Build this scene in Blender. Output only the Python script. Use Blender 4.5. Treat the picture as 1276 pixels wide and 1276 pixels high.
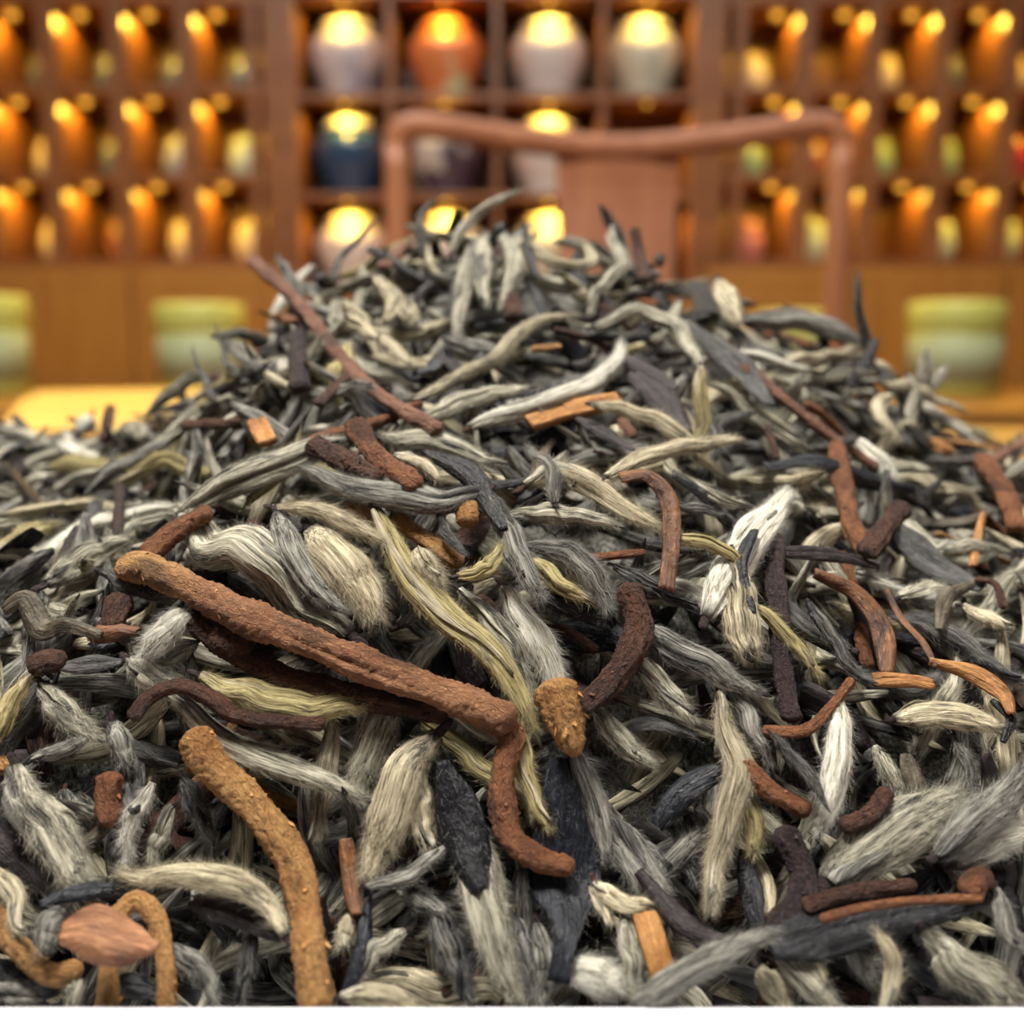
import bpy, math, random
import numpy as np
from mathutils import Vector, Matrix

# ------------------------------------------------------------------ camera, world, light, exposure
for o in list(bpy.data.objects): bpy.data.objects.remove(o)
SC = bpy.context.scene
COL = SC.collection
FPX, PITCH, CAMZ = 1368.0, math.radians(9.7), 0.87
cam_d = bpy.data.cameras.new('camera'); cam = bpy.data.objects.new('camera', cam_d); COL.objects.link(cam)
cam.location = (0, 0, CAMZ); cam.rotation_euler = (math.pi/2-PITCH, 0, 0)
cam_d.sensor_width = 36; cam_d.lens = 36*FPX/1276; cam_d.clip_start = 0.01; cam_d.clip_end = 50
cam_d.dof.use_dof = True; cam_d.dof.focus_distance = 0.205; cam_d.dof.aperture_fstop = 10.2
SC.camera = cam
W = bpy.data.worlds.new('world'); SC.world = W; W.use_nodes = True
bg = W.node_tree.nodes['Background']; bg.inputs[0].default_value = (0.75, 0.86, 1.0, 1); bg.inputs[1].default_value = 0.13
SC.view_settings.view_transform = 'Standard'; SC.view_settings.look = 'None'
SC.view_settings.exposure = 0.0; SC.view_settings.gamma = 1.0; SC.view_settings.use_curve_mapping = False
WARM = (1.0, 0.60, 0.07)

def area_light(name, loc, size, power, color, rot=(0, 0, 0)):
    d = bpy.data.lights.new(name, 'AREA'); d.shape = 'RECTANGLE'; d.size, d.size_y = size; d.energy = power; d.color = color
    o = bpy.data.objects.new(name, d); COL.objects.link(o); o.location = loc; o.rotation_euler = rot
    return o
CEIL = 2.8
PANELS = [(-0.40, 0.42), (0.80, 0.20), (-0.9, 2.0), (0.9, 2.0)]
POWER = [72, 13, 9, 9]
for (x, y), p in zip(PANELS, POWER):
    area_light('ceiling_panel_light_offscreen', (x, y, CEIL-0.045), (0.55, 0.55), p, (1.0, 0.96, 0.88))

# ------------------------------------------------------------------ helpers
RNG = np.random.default_rng(7)
def tag(o, label=None, cat=None, group=None, kind=None):
    if label: o['label'] = label
    if cat: o['category'] = cat
    if group: o['group'] = group
    if kind: o['kind'] = kind
    return o
def link(name, data, parent=None, loc=None):
    o = bpy.data.objects.new(name, data); COL.objects.link(o)
    if parent is not None: o.parent = parent
    if loc is not None: o.location = loc
    return o
def mesh(name, V, F, mats, smooth=True, attrs=None, midx=None):
    me = bpy.data.meshes.new(name)
    V = np.asarray(V, dtype=np.float32)
    me.from_pydata(V, [], F)
    for m in (mats if isinstance(mats, (list, tuple)) else [mats]): me.materials.append(m)
    if smooth: me.polygons.foreach_set('use_smooth', np.ones(len(me.polygons), dtype=bool))
    if midx is not None: me.polygons.foreach_set('material_index', np.asarray(midx, dtype=np.int32))
    if attrs:
        for k, a in attrs.items():
            a = np.asarray(a, dtype=np.float32)
            if a.ndim == 2:
                at = me.attributes.new(k, 'FLOAT_VECTOR', 'POINT'); at.data.foreach_set('vector', a.ravel())
            else:
                at = me.attributes.new(k, 'FLOAT', 'POINT'); at.data.foreach_set('value', a)
    me.update()
    return me
def box_data(x0, x1, y0, y1, z0, z1, b=0.0):
    """box with chamfered edges"""
    import bmesh
    bm = bmesh.new(); bmesh.ops.create_cube(bm, size=1)
    for v in bm.verts:
        v.co.x = x0 if v.co.x < 0 else x1; v.co.y = y0 if v.co.y < 0 else y1; v.co.z = z0 if v.co.z < 0 else z1
    if b > 0: bmesh.ops.bevel(bm, geom=list(bm.edges), offset=b, segments=2, affect='EDGES', profile=0.6)
    bm.verts.index_update()
    V = [tuple(v.co) for v in bm.verts]; F = [tuple(v.index for v in f.verts) for f in bm.faces]; bm.free()
    return V, F
def box(name, x0, x1, y0, y1, z0, z1, mat, parent=None, b=0.0):
    V, F = box_data(x0, x1, y0, y1, z0, z1, b)
    return link(name, mesh(name, V, F, mat, smooth=False), parent)
def lathe_data(prof, n=32, sx=1.0, sy=1.0):
    V, F = [], []
    for r, z in prof:
        for k in range(n):
            a = 2*math.pi*k/n; V.append((r*sx*math.cos(a), r*sy*math.sin(a), z))
    for i in range(len(prof)-1):
        for k in range(n):
            k2 = (k+1) % n; F.append((i*n+k, i*n+k2, (i+1)*n+k2, (i+1)*n+k))
    F.append(tuple(range(n-1, -1, -1))); F.append(tuple((len(prof)-1)*n+k for k in range(n)))
    return V, F

# ------------------------------------------------------------------ materials
class G:
    def __init__(s, name):
        s.m = bpy.data.materials.new(name); s.m.use_nodes = True; s.t = s.m.node_tree
        s.p = s.t.nodes['Principled BSDF']
    def n(s, typ, **kw):
        nd = s.t.nodes.new(typ)
        for k, v in kw.items(): setattr(nd, k, v)
        return nd
    def l(s, a, b): s.t.links.new(a, b)
    def put(s, inp, v):
        if hasattr(v, 'links') or isinstance(v, bpy.types.NodeSocket): s.l(v, inp)
        else: inp.default_value = v
    def noise(s, vec, scale, detail=3, rough=0.55):
        nd = s.n('ShaderNodeTexNoise'); nd.inputs['Scale'].default_value = scale; nd.inputs['Detail'].default_value = detail
        nd.inputs['Roughness'].default_value = rough
        if vec is not None: s.l(vec, nd.inputs['Vector'])
        return nd.outputs['Fac']
    def vmul(s, vec, xyz):
        nd = s.n('ShaderNodeVectorMath', operation='MULTIPLY'); s.l(vec, nd.inputs[0]); nd.inputs[1].default_value = xyz
        return nd.outputs[0]
    def math(s, op, a, b=0.0, clamp=False):
        nd = s.n('ShaderNodeMath', operation=op, use_clamp=clamp); s.put(nd.inputs[0], a); s.put(nd.inputs[1], b); return nd.outputs[0]
    def ramp(s, fac, stops):
        nd = s.n('ShaderNodeValToRGB'); cr = nd.color_ramp
        while len(cr.elements) < len(stops): cr.elements.new(0.5)
        for e, (p, c) in zip(cr.elements, stops):
            e.position = p; e.color = (c, c, c, 1) if isinstance(c, (int, float)) else (*c, 1)
        s.l(fac, nd.inputs[0]); return nd.outputs[0]
    def mix(s, fac, a, b, mode='MIX'):
        nd = s.n('ShaderNodeMix', data_type='RGBA', blend_type=mode)
        s.put(nd.inputs[0], fac); s.put(nd.inputs[6], a if not isinstance(a, tuple) else (*a, 1)); s.put(nd.inputs[7], b if not isinstance(b, tuple) else (*b, 1))
        return nd.outputs[2]
    def bump(s, h, strength, dist):
        nd = s.n('ShaderNodeBump'); nd.inputs['Strength'].default_value = strength; nd.inputs['Distance'].default_value = dist
        s.l(h, nd.inputs['Height']); s.l(nd.outputs[0], s.p.inputs['Normal'])
    def attr(s, name): 
        nd = s.n('ShaderNodeAttribute'); nd.attribute_name = name; return nd
    def rest(s):
        a = s.attr('rest').outputs['Vector']; oi = s.n('ShaderNodeObjectInfo').outputs['Random']
        cb = s.n('ShaderNodeCombineXYZ'); s.l(s.math('MULTIPLY', oi, 3.0), cb.inputs[2])
        ad = s.n('ShaderNodeVectorMath', operation='ADD'); s.l(a, ad.inputs[0]); s.l(cb.outputs[0], ad.inputs[1])
        return ad.outputs[0]
    def hsv(s, col, val):
        nd = s.n('ShaderNodeHueSaturation'); s.l(col, nd.inputs['Color']); s.put(nd.inputs['Value'], val); return nd.outputs[0]

def bud_mat(name, light, mid, dark, patch):
    g = G(name); r = g.rest()
    st1 = g.noise(g.vmul(r, (1300, 1300, 60)), 1.0, 4, 0.65)
    st2 = g.noise(g.vmul(r, (4200, 4200, 170)), 1.0, 3, 0.7)
    streak = g.math('ADD', g.math('MULTIPLY', st1, 0.55), g.math('MULTIPLY', st2, 0.45))
    base = g.ramp(streak, [(0.39, dark), (0.475, mid), (0.57, light)])
    pn = g.noise(g.vmul(r, (260, 260, 75)), 1.0, 4, 0.65)
    pm = g.ramp(pn, [(patch, 0.0), (patch+0.10, 0.9)])
    darkc = g.ramp(streak, [(0.42, (0.008, 0.008, 0.010)), (0.60, (0.085, 0.080, 0.073))])
    c = g.mix(pm, base, darkc)
    tt = g.attr('tt').outputs['Fac']
    tipm = g.ramp(g.math('ADD', tt, g.math('MULTIPLY', g.math('SUBTRACT', pn, 0.5), 0.18)), [(0.0, 0.85), (0.06, 0.0), (0.86, 0.0), (0.95, 0.85)])
    c = g.mix(tipm, c, (0.020, 0.017, 0.015))
    rnd = g.n('ShaderNodeObjectInfo').outputs['Random']
    c = g.hsv(c, g.math('ADD', g.math('MULTIPLY', rnd, 0.45), 0.80))
    g.l(c, g.p.inputs['Base Color']); g.p.inputs['Roughness'].default_value = 0.68
    g.p.inputs['Specular IOR Level'].default_value = 0.25
    g.bump(g.math('ADD', streak, g.math('MULTIPLY', pn, 0.8)), 0.9, 0.0009)
    return g.m
def fuzz_mat(name, a, b):
    g = G(name); h = g.n('ShaderNodeHairInfo')
    c = g.ramp(h.outputs['Random'], [(0.0, b), (1.0, a)])
    g.l(c, g.p.inputs['Base Color']); g.p.inputs['Roughness'].default_value = 0.6; g.p.inputs['Specular IOR Level'].default_value = 0.3
    return g.m
def stem_mat(name, a, b, dk, thr=0.52, grad=None):
    g = G(name); r = g.rest()
    n1 = g.noise(g.vmul(r, (260, 260, 120)), 1.0, 4, 0.6)
    n2 = g.noise(g.vmul(r, (1500, 1500, 800)), 1.0, 5, 0.75)
    vo = g.n('ShaderNodeTexVoronoi', feature='DISTANCE_TO_EDGE'); vo.inputs['Scale'].default_value = 1.0
    dv = g.n('ShaderNodeVectorMath', operation='ADD'); g.l(g.vmul(r, (1000, 1000, 420)), dv.inputs[0]); g.l(g.n('ShaderNodeTexNoise').outputs['Color'], dv.inputs[1])
    g.l(dv.outputs[0], vo.inputs['Vector']); crack = vo.outputs['Distance']
    c = g.ramp(n1, [(0.36, b), (0.58, a)])
    if grad: c = g.mix(g.ramp(g.math('ADD', g.attr('tt').outputs['Fac'], g.math('MULTIPLY', n1, 0.25)), [(0.28, 0.0), (0.40, 1.0)]), c, g.ramp(n1, [(0.36, grad[1]), (0.58, grad[0])]))
    c = g.mix(g.ramp(n2, [(thr, 0.0), (thr+0.10, 0.9)]), c, dk)
    c = g.mix(g.ramp(n2, [(0.36, 0.45), (0.44, 0.0)]), c, tuple(min(1, x*1.7+0.04) for x in a))
    c = g.mix(g.ramp(g.noise(g.vmul(r, (150, 150, 60)), 1.0, 3), [(0.55, 0.0), (0.66, 0.75)]), c, dk)
    c = g.mix(g.ramp(crack, [(0.01, 0.35), (0.05, 0.0)]), c, dk)
    g.l(c, g.p.inputs['Base Color']); g.p.inputs['Roughness'].default_value = 0.58; g.p.inputs['Specular IOR Level'].default_value = 0.35
    g.bump(g.math('ADD', g.math('MULTIPLY', n2, -1.0), g.ramp(crack, [(0.0, 0.0), (0.12, 0.16)])), 1.0, 0.0016)
    return g.m
def leaf_mat(name, a, b, dk, rough=0.42):
    g = G(name); r = g.rest()
    n1 = g.noise(g.vmul(r, (300, 300, 110)), 1.0, 5, 0.65)
    n2 = g.noise(g.vmul(r, (1500, 1500, 260)), 1.0, 4, 0.65)
    n3 = g.noise(g.vmul(r, (700, 700, 500)), 1.0, 4, 0.6)
    c = g.ramp(n1, [(0.35, dk), (0.5, b), (0.68, a)])
    c = g.mix(g.ramp(n2, [(0.57, 0.0), (0.70, 0.6)]), c, tuple(min(1, x*2.0+0.012) for x in a))
    g.l(c, g.p.inputs['Base Color']); g.p.inputs['Roughness'].default_value = rough; g.p.inputs['Specular IOR Level'].default_value = 0.30
    g.bump(g.math('ADD', n2, g.math('MULTIPLY', n3, 0.8)), 0.8, 0.0008)
    return g.m

BM = {  # bud skins: light, mid, dark, patch threshold
 'silver': bud_mat('bud_silver', (0.62, 0.58, 0.46), (0.27, 0.25, 0.185), (0.040, 0.037, 0.028), 0.535),
 'white':  bud_mat('bud_white', (0.84, 0.81, 0.71), (0.56, 0.53, 0.43), (0.18, 0.165, 0.125), 0.66),
 'cream':  bud_mat('bud_cream', (0.70, 0.62, 0.44), (0.36, 0.31, 0.20), (0.065, 0.054, 0.034), 0.57),
 'yellow': bud_mat('bud_yellow', (0.62, 0.53, 0.27), (0.34, 0.28, 0.12), (0.08, 0.062, 0.025), 0.62),
 'grey':   bud_mat('bud_grey', (0.40, 0.385, 0.335), (0.14, 0.135, 0.115), (0.020, 0.020, 0.020), 0.52),
 'dark':   bud_mat('bud_dark', (0.24, 0.23, 0.205), (0.06, 0.058, 0.055), (0.009, 0.009, 0.011), 0.46),
}
FM = {
 'silver': fuzz_mat('down_silver', (0.74, 0.70, 0.56), (0.32, 0.30, 0.23)),
 'white':  fuzz_mat('down_white', (0.90, 0.88, 0.80), (0.60, 0.58, 0.50)),
 'cream':  fuzz_mat('down_cream', (0.80, 0.72, 0.53), (0.40, 0.35, 0.24)),
 'yellow': fuzz_mat('down_yellow', (0.74, 0.65, 0.36), (0.36, 0.30, 0.15)),
 'grey':   fuzz_mat('down_grey', (0.54, 0.52, 0.46), (0.18, 0.175, 0.155)),
 'dark':   fuzz_mat('down_dark', (0.38, 0.37, 0.34), (0.09, 0.09, 0.088)),
}
SM = {
 'tan':   stem_mat('stem_tan', (0.70, 0.37, 0.130), (0.48, 0.215, 0.066), (0.06, 0.022, 0.010), 0.58),
 'rust':  stem_mat('stem_rust', (0.38, 0.150, 0.060), (0.21, 0.075, 0.033), (0.040, 0.017, 0.012), 0.57),
 'twotone': stem_mat('stem_twotone', (0.70, 0.39, 0.155), (0.52, 0.255, 0.085), (0.08, 0.032, 0.016), 0.62, ((0.50, 0.235, 0.115), (0.32, 0.130, 0.060))),
 'pink':  stem_mat('stem_pink', (0.38, 0.19, 0.12), (0.24, 0.105, 0.066), (0.05, 0.024, 0.018), 0.60),
 'brown': stem_mat('stem_brown', (0.15, 0.062, 0.034), (0.072, 0.030, 0.021), (0.014, 0.009, 0.009), 0.52),
 'plum':  stem_mat('stem_plum', (0.085, 0.050, 0.048), (0.040, 0.025, 0.027), (0.010, 0.008, 0.010), 0.52),
}
LM = {
 'black': leaf_mat('leaf_black', (0.016, 0.0155, 0.019), (0.009, 0.009, 0.012), (0.004, 0.004, 0.005), 0.38),
 'blue':  leaf_mat('leaf_blue', (0.025, 0.028, 0.038), (0.012, 0.0145, 0.021), (0.005, 0.006, 0.009), 0.38),
 'purple': leaf_mat('leaf_purple', (0.048, 0.033, 0.035), (0.026, 0.018, 0.020), (0.012, 0.009, 0.010), 0.5),
 'greyleaf': leaf_mat('leaf_grey', (0.14, 0.135, 0.125), (0.065, 0.063, 0.06), (0.018, 0.018, 0.018), 0.5),
 'olive': leaf_mat('leaf_olive', (0.17, 0.145, 0.10), (0.09, 0.072, 0.048), (0.025, 0.018, 0.014), 0.5),
 'brownleaf': leaf_mat('leaf_brown', (0.24, 0.105, 0.042), (0.14, 0.06, 0.028), (0.04, 0.018, 0.011), 0.5),
 'flake': leaf_mat('leaf_flake', (0.46, 0.225, 0.105), (0.30, 0.130, 0.058), (0.13, 0.05, 0.026), 0.5),
 'tanleaf': leaf_mat('leaf_tan', (0.50, 0.25, 0.085), (0.33, 0.145, 0.045), (0.13, 0.05, 0.02), 0.55),
 'chip':  leaf_mat('wood_chip', (0.50, 0.25, 0.080), (0.38, 0.165, 0.045), (0.20, 0.07, 0.024), 0.55),
}
def flat_mat(name, col, rough=0.5, emit=None, strength=0, coat=0.0, spec=0.5):
    g = G(name); g.p.inputs['Base Color'].default_value = (*col, 1); g.p.inputs['Roughness'].default_value = rough
    g.p.inputs['Coat Weight'].default_value = coat; g.p.inputs['Specular IOR Level'].default_value = spec
    if emit: g.p.inputs['Emission Color'].default_value = (*emit, 1); g.p.inputs['Emission Strength'].default_value = strength
    n = g.noise(g.n('ShaderNodeTexCoord').outputs['Object'], 60, 3)
    g.l(g.hsv(g.mix(0.0, col, col), g.math('ADD', g.math('MULTIPLY', n, 0.12), 0.94)), g.p.inputs['Base Color'])
    return g.m
def wood_mat(name, a, b, rough=0.4, along=(3, 3, 30)):
    g = G(name); v = g.n('ShaderNodeTexCoord').outputs['Object']
    n = g.noise(g.vmul(v, along), 1.0, 5, 0.6)
    g.l(g.ramp(n, [(0.3, b), (0.7, a)]), g.p.inputs['Base Color']); g.p.inputs['Roughness'].default_value = rough
    g.bump(n, 0.15, 0.001)
    return g.m
def glaze_mat(name, col, spot=None, thr=0.5, scale=9.0, rough=0.22):
    g = G(name); v = g.n('ShaderNodeTexCoord').outputs['Object']
    if spot:
        n = g.noise(v, scale, 3); g.l(g.mix(g.ramp(n, [(thr, 0.0), (thr+0.06, 1.0)]), col, spot), g.p.inputs['Base Color'])
    else:
        n = g.noise(v, 30, 2); g.l(g.hsv(g.mix(0.0, col, col), g.math('ADD', g.math('MULTIPLY', n, 0.1), 0.95)), g.p.inputs['Base Color'])
    g.p.inputs['Roughness'].default_value = rough; g.p.inputs['Coat Weight'].default_value = 0.3
    return g.m

# ------------------------------------------------------------------ heap surface: a thin-plate surface through surveyed points
FWD = np.array([0, math.cos(PITCH), -math.sin(PITCH)]); UPV = np.array([0, math.sin(PITCH), math.cos(PITCH)]); RGT = np.array([1.0, 0, 0])
CAMP = np.array([0, 0, CAMZ])
def raydir(u, v): return FWD + (u-638)/FPX*RGT - (v-638)/FPX*UPV
def at_y(u, v, Y):
    d = raydir(u, v); return CAMP + d*(Y/d[1])
SURVEY = []
for u in (330, 480, 638, 790):
    SURVEY += [(u, v, Y) for v, Y in ((1250, .166), (1100, .178), (900, .195), (750, .208), (650, .221), (570, .238), (505, .262), (440, .288))]
SURVEY += [(638, 360, .318), (638, 290, .345), (790, 370, .318), (790, 320, .340), (480, 370, .318), (480, 320, .335), (400, 345, .335), (350, 400, .318), (300, 440, .318), (245, 480, .318),
           (560, 300, .345), (720, 290, .345), (900, 385, .330), (940, 400, .335)]
for u in (-60, 60):
    SURVEY += [(u, v, Y) for v, Y in ((1250, .166), (1000, .184), (850, .199), (760, .214), (700, .236), (640, .270), (585, .315), (540, .370))]
SURVEY += [(200, v, Y) for v, Y in ((1250, .166), (1000, .184), (850, .198), (750, .209), (690, .224), (620, .255), (560, .300), (525, .345))]
SURVEY += [(1000, v, Y) for v, Y in ((1250, .166), (1000, .184), (850, .201), (750, .215), (650, .237), (560, .268), (480, .298), (412, .330))]
for u in (1180, 1300):
    SURVEY += [(u, v, Y) for v, Y in ((1250, .166), (1050, .179), (900, .198), (800, .217), (700, .247), (610, .290))]
SURVEY += [(1090, 450, .335), (1190, 525, .335), (1290, 580, .330), (1130, 490, .335)]
CP = [at_y(*s) for s in SURVEY]
for x in (-0.30, -0.22, -0.12, 0, 0.12, 0.22, 0.30):
    CP += [np.array([x, 0.47, 0.80-0.25*abs(x)*.6]), np.array([x*1.1, 0.60, 0.755])]
CP += [np.array([x, 0.40, 0.862]) for x in (-0.06, 0.0, 0.06)]
for s in (-1, 1): CP += [np.array([s*0.31, y, 0.765]) for y in (0.2, 0.3, 0.4)]
CP = np.array(CP)
def _phi(r2): return np.where(r2 > 1e-12, r2*np.log(np.maximum(r2, 1e-12)), 0)
_n = len(CP); _d2 = ((CP[:, None, :2]-CP[None, :, :2])**2).sum(-1)
_K = _phi(_d2)+np.eye(_n)*4e-4; _P = np.c_[np.ones(_n), CP[:, :2]]
_A = np.block([[_K, _P], [_P.T, np.zeros((3, 3))]])
_w = np.linalg.solve(_A, np.r_[CP[:, 2], 0, 0, 0])
FLOORZ = 0.752
def H(x, y):
    x = np.atleast_1d(np.asarray(x, float)); y = np.atleast_1d(np.asarray(y, float))
    d2 = (x[:, None]-CP[None, :, 0])**2+(y[:, None]-CP[None, :, 1])**2
    return np.maximum(_phi(d2)@_w[:_n]+_w[_n]+_w[_n+1]*x+_w[_n+2]*y, FLOORZ)
def Hn(x, y):
    e = 0.004; hx = (H(x+e, y)-H(x-e, y))/(2*e); hy = (H(x, y+e)-H(x, y-e))/(2*e)
    n = np.stack([-hx, -hy, np.ones_like(hx)], -1); return n/np.linalg.norm(n, axis=-1, keepdims=True)
def hit(u, v):
    d = raydir(u, v); ys = np.linspace(0.158, 0.46, 400); k = ys/d[1]; P = CAMP+d*k[:, None]
    gap = P[:, 2]-H(P[:, 0], P[:, 1]); neg = np.where(gap < 0)[0]
    if len(neg):
        i = neg[0]
        if i == 0: return k[0]
        a = gap[i-1]/(gap[i-1]-gap[i]); return k[i-1]+(k[i]-k[i-1])*a
    return k[np.argmin(gap/k)]

# ------------------------------------------------------------------ shapes of tea: bud, stem, leaf
def spline(P, n):
    P = np.asarray(P, float)
    if len(P) == 2: P = np.array([P[0], P[0]*2/3+P[1]/3, P[0]/3+P[1]*2/3, P[1]])
    Q = np.vstack([2*P[0]-P[1], P, 2*P[-1]-P[-2]]); out = []
    for i in range(1, len(Q)-2):
        for s in np.linspace(0, 1, 14, endpoint=False):
            a, b, c, d = Q[i-1], Q[i], Q[i+1], Q[i+2]
            out.append(0.5*((2*b)+(-a+c)*s+(2*a-5*b+4*c-d)*s*s+(-a+3*b-3*c+d)*s**3))
    out.append(P[-1]); out = np.array(out)
    L = np.r_[0, np.cumsum(np.linalg.norm(np.diff(out, axis=0), axis=1))]; t = np.linspace(0, L[-1], n)
    return np.stack([np.interp(t, L, out[:, k]) for k in range(3)], 1), L[-1]
def frames(path, ref):
    T = np.gradient(path, axis=0); T /= np.linalg.norm(T, axis=1, keepdims=True)+1e-12
    S = np.cross(T, ref); bad = np.linalg.norm(S, axis=1) < 0.15
    S[bad] = np.cross(T[bad], [1, 0.2, 0.1]) if bad.any() else S[bad]
    S /= np.linalg.norm(S, axis=1, keepdims=True)
    for i in range(1, len(S)):
        if S[i]@S[i-1] < 0: S[i] = -S[i]
    for _ in range(3): S[1:-1] = (S[:-2]+S[1:-1]*2+S[2:])/4
    S -= (S*T).sum(1, keepdims=True)*T; S /= np.linalg.norm(S, axis=1, keepdims=True)
    N = np.cross(S, T); return T, S, N
def grid_faces(n, m, closed=True, off=0):
    F = []
    mm = m if closed else m-1
    for i in range(n-1):
        for j in range(mm):
            j2 = (j+1) % m; F.append((off+i*m+j, off+i*m+j2, off+(i+1)*m+j2, off+(i+1)*m+j))
    return F
def sines(rng, a, b, k, fa, fb):
    z = 0
    for _ in range(k): z = z+np.sin(a*rng.integers(1, fa+1)*1.0+b*rng.uniform(-fb, fb)+rng.uniform(0, 6.28))
    return z/math.sqrt(k)
def bud_grid(path, L, w, rng, ref, n, m, blunt=False, flat=0.62, base=0.34):
    T, S, N = frames(path, ref); t = np.linspace(0, 1, n); pk = rng.uniform(0.3, 0.5)
    prof = np.where(t < pk, base+(1-base)*np.sin(np.clip(t/pk, 0, 1)*math.pi/2), 0.05+0.95*(1-np.clip((t-pk)/(1-pk), 0, 1)**(3.2 if blunt else 1.9)))
    prof *= 1+0.05*np.sin(t*rng.uniform(10, 18)+rng.uniform(0, 6))
    r = w/2*prof
    ph = np.linspace(0, 2*math.pi, m, endpoint=False); PH, TT = np.meshgrid(ph, t)
    k = np.ones_like(PH)
    for _ in range(rng.integers(3, 6)):       # lengthwise folds of the rolled leaf
        c = rng.uniform(0, 6.28)+rng.uniform(-1.3, 1.3)*TT; dphi = (PH-c+math.pi) % (2*math.pi)-math.pi
        k -= rng.uniform(0.18, 0.46)*np.exp(-(dphi/rng.uniform(0.14, 0.34))**2)
    k += 0.045*sines(rng, PH, TT*6, 4, 6, 4)+0.050*sines(rng, PH, TT*4, 5, 13, 3)
    cx = np.cos(PH)*k*r[:, None]; cy = np.sin(PH)*k*r[:, None]*(flat+0.12*np.sin(TT*3+rng.uniform(0, 6)))
    V = path[:, None, :]+S[:, None, :]*cx[..., None]+N[:, None, :]*cy[..., None]
    rest = np.stack([cx, cy, TT*L], -1)
    return V, rest, TT, T
def caps(n, m, nv):
    return [(nv, (j+1) % m, j) for j in range(m)]+[(nv+1, (n-1)*m+j, (n-1)*m+(j+1) % m) for j in range(m)]
def tube_arrays(V, rest, TT):
    n, m = V.shape[:2]
    VV = np.vstack([V.reshape(-1, 3), V[0].mean(0), V[-1].mean(0)])
    RR = np.vstack([rest.reshape(-1, 3), rest[0].mean(0), rest[-1].mean(0)])
    tt = np.r_[TT.ravel(), 0, 1]
    return VV, grid_faces(n, m)+caps(n, m, n*m), RR, tt
def strands(V, T, count, rng, ln, lift, rad):
    n, m = V.shape[:2]
    i = rng.uniform(0.03, 0.94, count)*(n-1); j = rng.integers(0, m, count); i0 = i.astype(int); f = (i-i0)[:, None]
    g = rng.uniform(0, 1, (count, 1)); j2 = (j+1) % m
    A = V[i0, j]*(1-g)+V[i0, j2]*g; B = V[np.minimum(i0+1, n-1), j]*(1-g)+V[np.minimum(i0+1, n-1), j2]*g
    root = A*(1-f)+B*f; cen = V.mean(1)[i0]*(1-f)+V.mean(1)[np.minimum(i0+1, n-1)]*f
    nr = root-cen; nr /= np.linalg.norm(nr, axis=1, keepdims=True)+1e-9
    tg = T[i0]; d = tg*0.9+nr*(lift*rng.uniform(0.2, 1.7, (count, 1)))+rng.normal(0, 0.36, (count, 3)); d /= np.linalg.norm(d, axis=1, keepdims=True)
    l = ln*rng.uniform(0.5, 1.5, (count, 1)); bend = rng.normal(0, 0.55, (count, 3))+tg*0.3
    P = np.stack([root-nr*2e-5, root+d*l*0.33+bend*l*0.05, root+d*l*0.67+bend*l*0.2, root+d*l+bend*l*0.45], 1)
    R = np.tile(np.array([1.0, 0.85, 0.6, 0.2])*rad, (count, 1))*rng.uniform(0.6, 1.3, (count, 1))
    return P, R
def hair(name, P, R, mat):
    cu = bpy.data.hair_curves.new(name); cu.add_curves([4]*len(P))
    cu.position_data.foreach_set('vector', P.astype(np.float32).ravel())
    at = cu.attributes.get('radius') or cu.attributes.new('radius', 'FLOAT', 'POINT')
    at.data.foreach_set('value', R.astype(np.float32).ravel())
    cu.materials.append(mat); return cu
def stem_grid(path, L, w, rng, ref, n, m, rough=1.0, taper=0.15, flat=0.72):
    T, S, N = frames(path, ref); t = np.linspace(0, 1, n); PH, TT = np.meshgrid(np.linspace(0, 2*math.pi, m, endpoint=False), t)
    r = w/2*(1-taper*t)*(1+0.07*np.sin(t*L*260+rng.uniform(0, 6))+0.05*np.sin(t*L*610+rng.uniform(0, 6)))
    dd = np.clip(np.minimum(t, 1-t)*L/(0.32*w), 0, 1); r *= np.maximum(0.42, np.sqrt(1-(1-dd)**2))
    k = 1+rough*(0.055*sines(rng, PH, TT*L*900, 6, 5, 1)+0.055*rng.normal(0, 1, PH.shape)+0.05*sines(rng, PH, TT*L*300, 4, 3, 1)+0.05*sines(rng, PH, TT*L*120, 5, 10, 1))
    c = rng.uniform(0, 6.28)+rng.uniform(-1, 1)*TT; dphi = (PH-c+math.pi) % (2*math.pi)-math.pi
    k -= 0.10*np.exp(-(dphi/0.25)**2)
    for _ in range(2):      # bark splits along the twig
        c = rng.uniform(0, 6.28)+rng.uniform(-1.2, 1.2)*TT; dphi = (PH-c+math.pi) % (2*math.pi)-math.pi
        k -= 0.13*np.exp(-(dphi/0.13)**2)*(np.sin(TT*L*150+rng.uniform(0, 6)) > -0.2)
    cx = np.cos(PH)*k*r[:, None]; cy = np.sin(PH)*k*r[:, None]*flat
    V = path[:, None, :]+S[:, None, :]*cx[..., None]+N[:, None, :]*cy[..., None]
    return V, np.stack([cx, cy, TT*L], -1), TT, T
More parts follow.
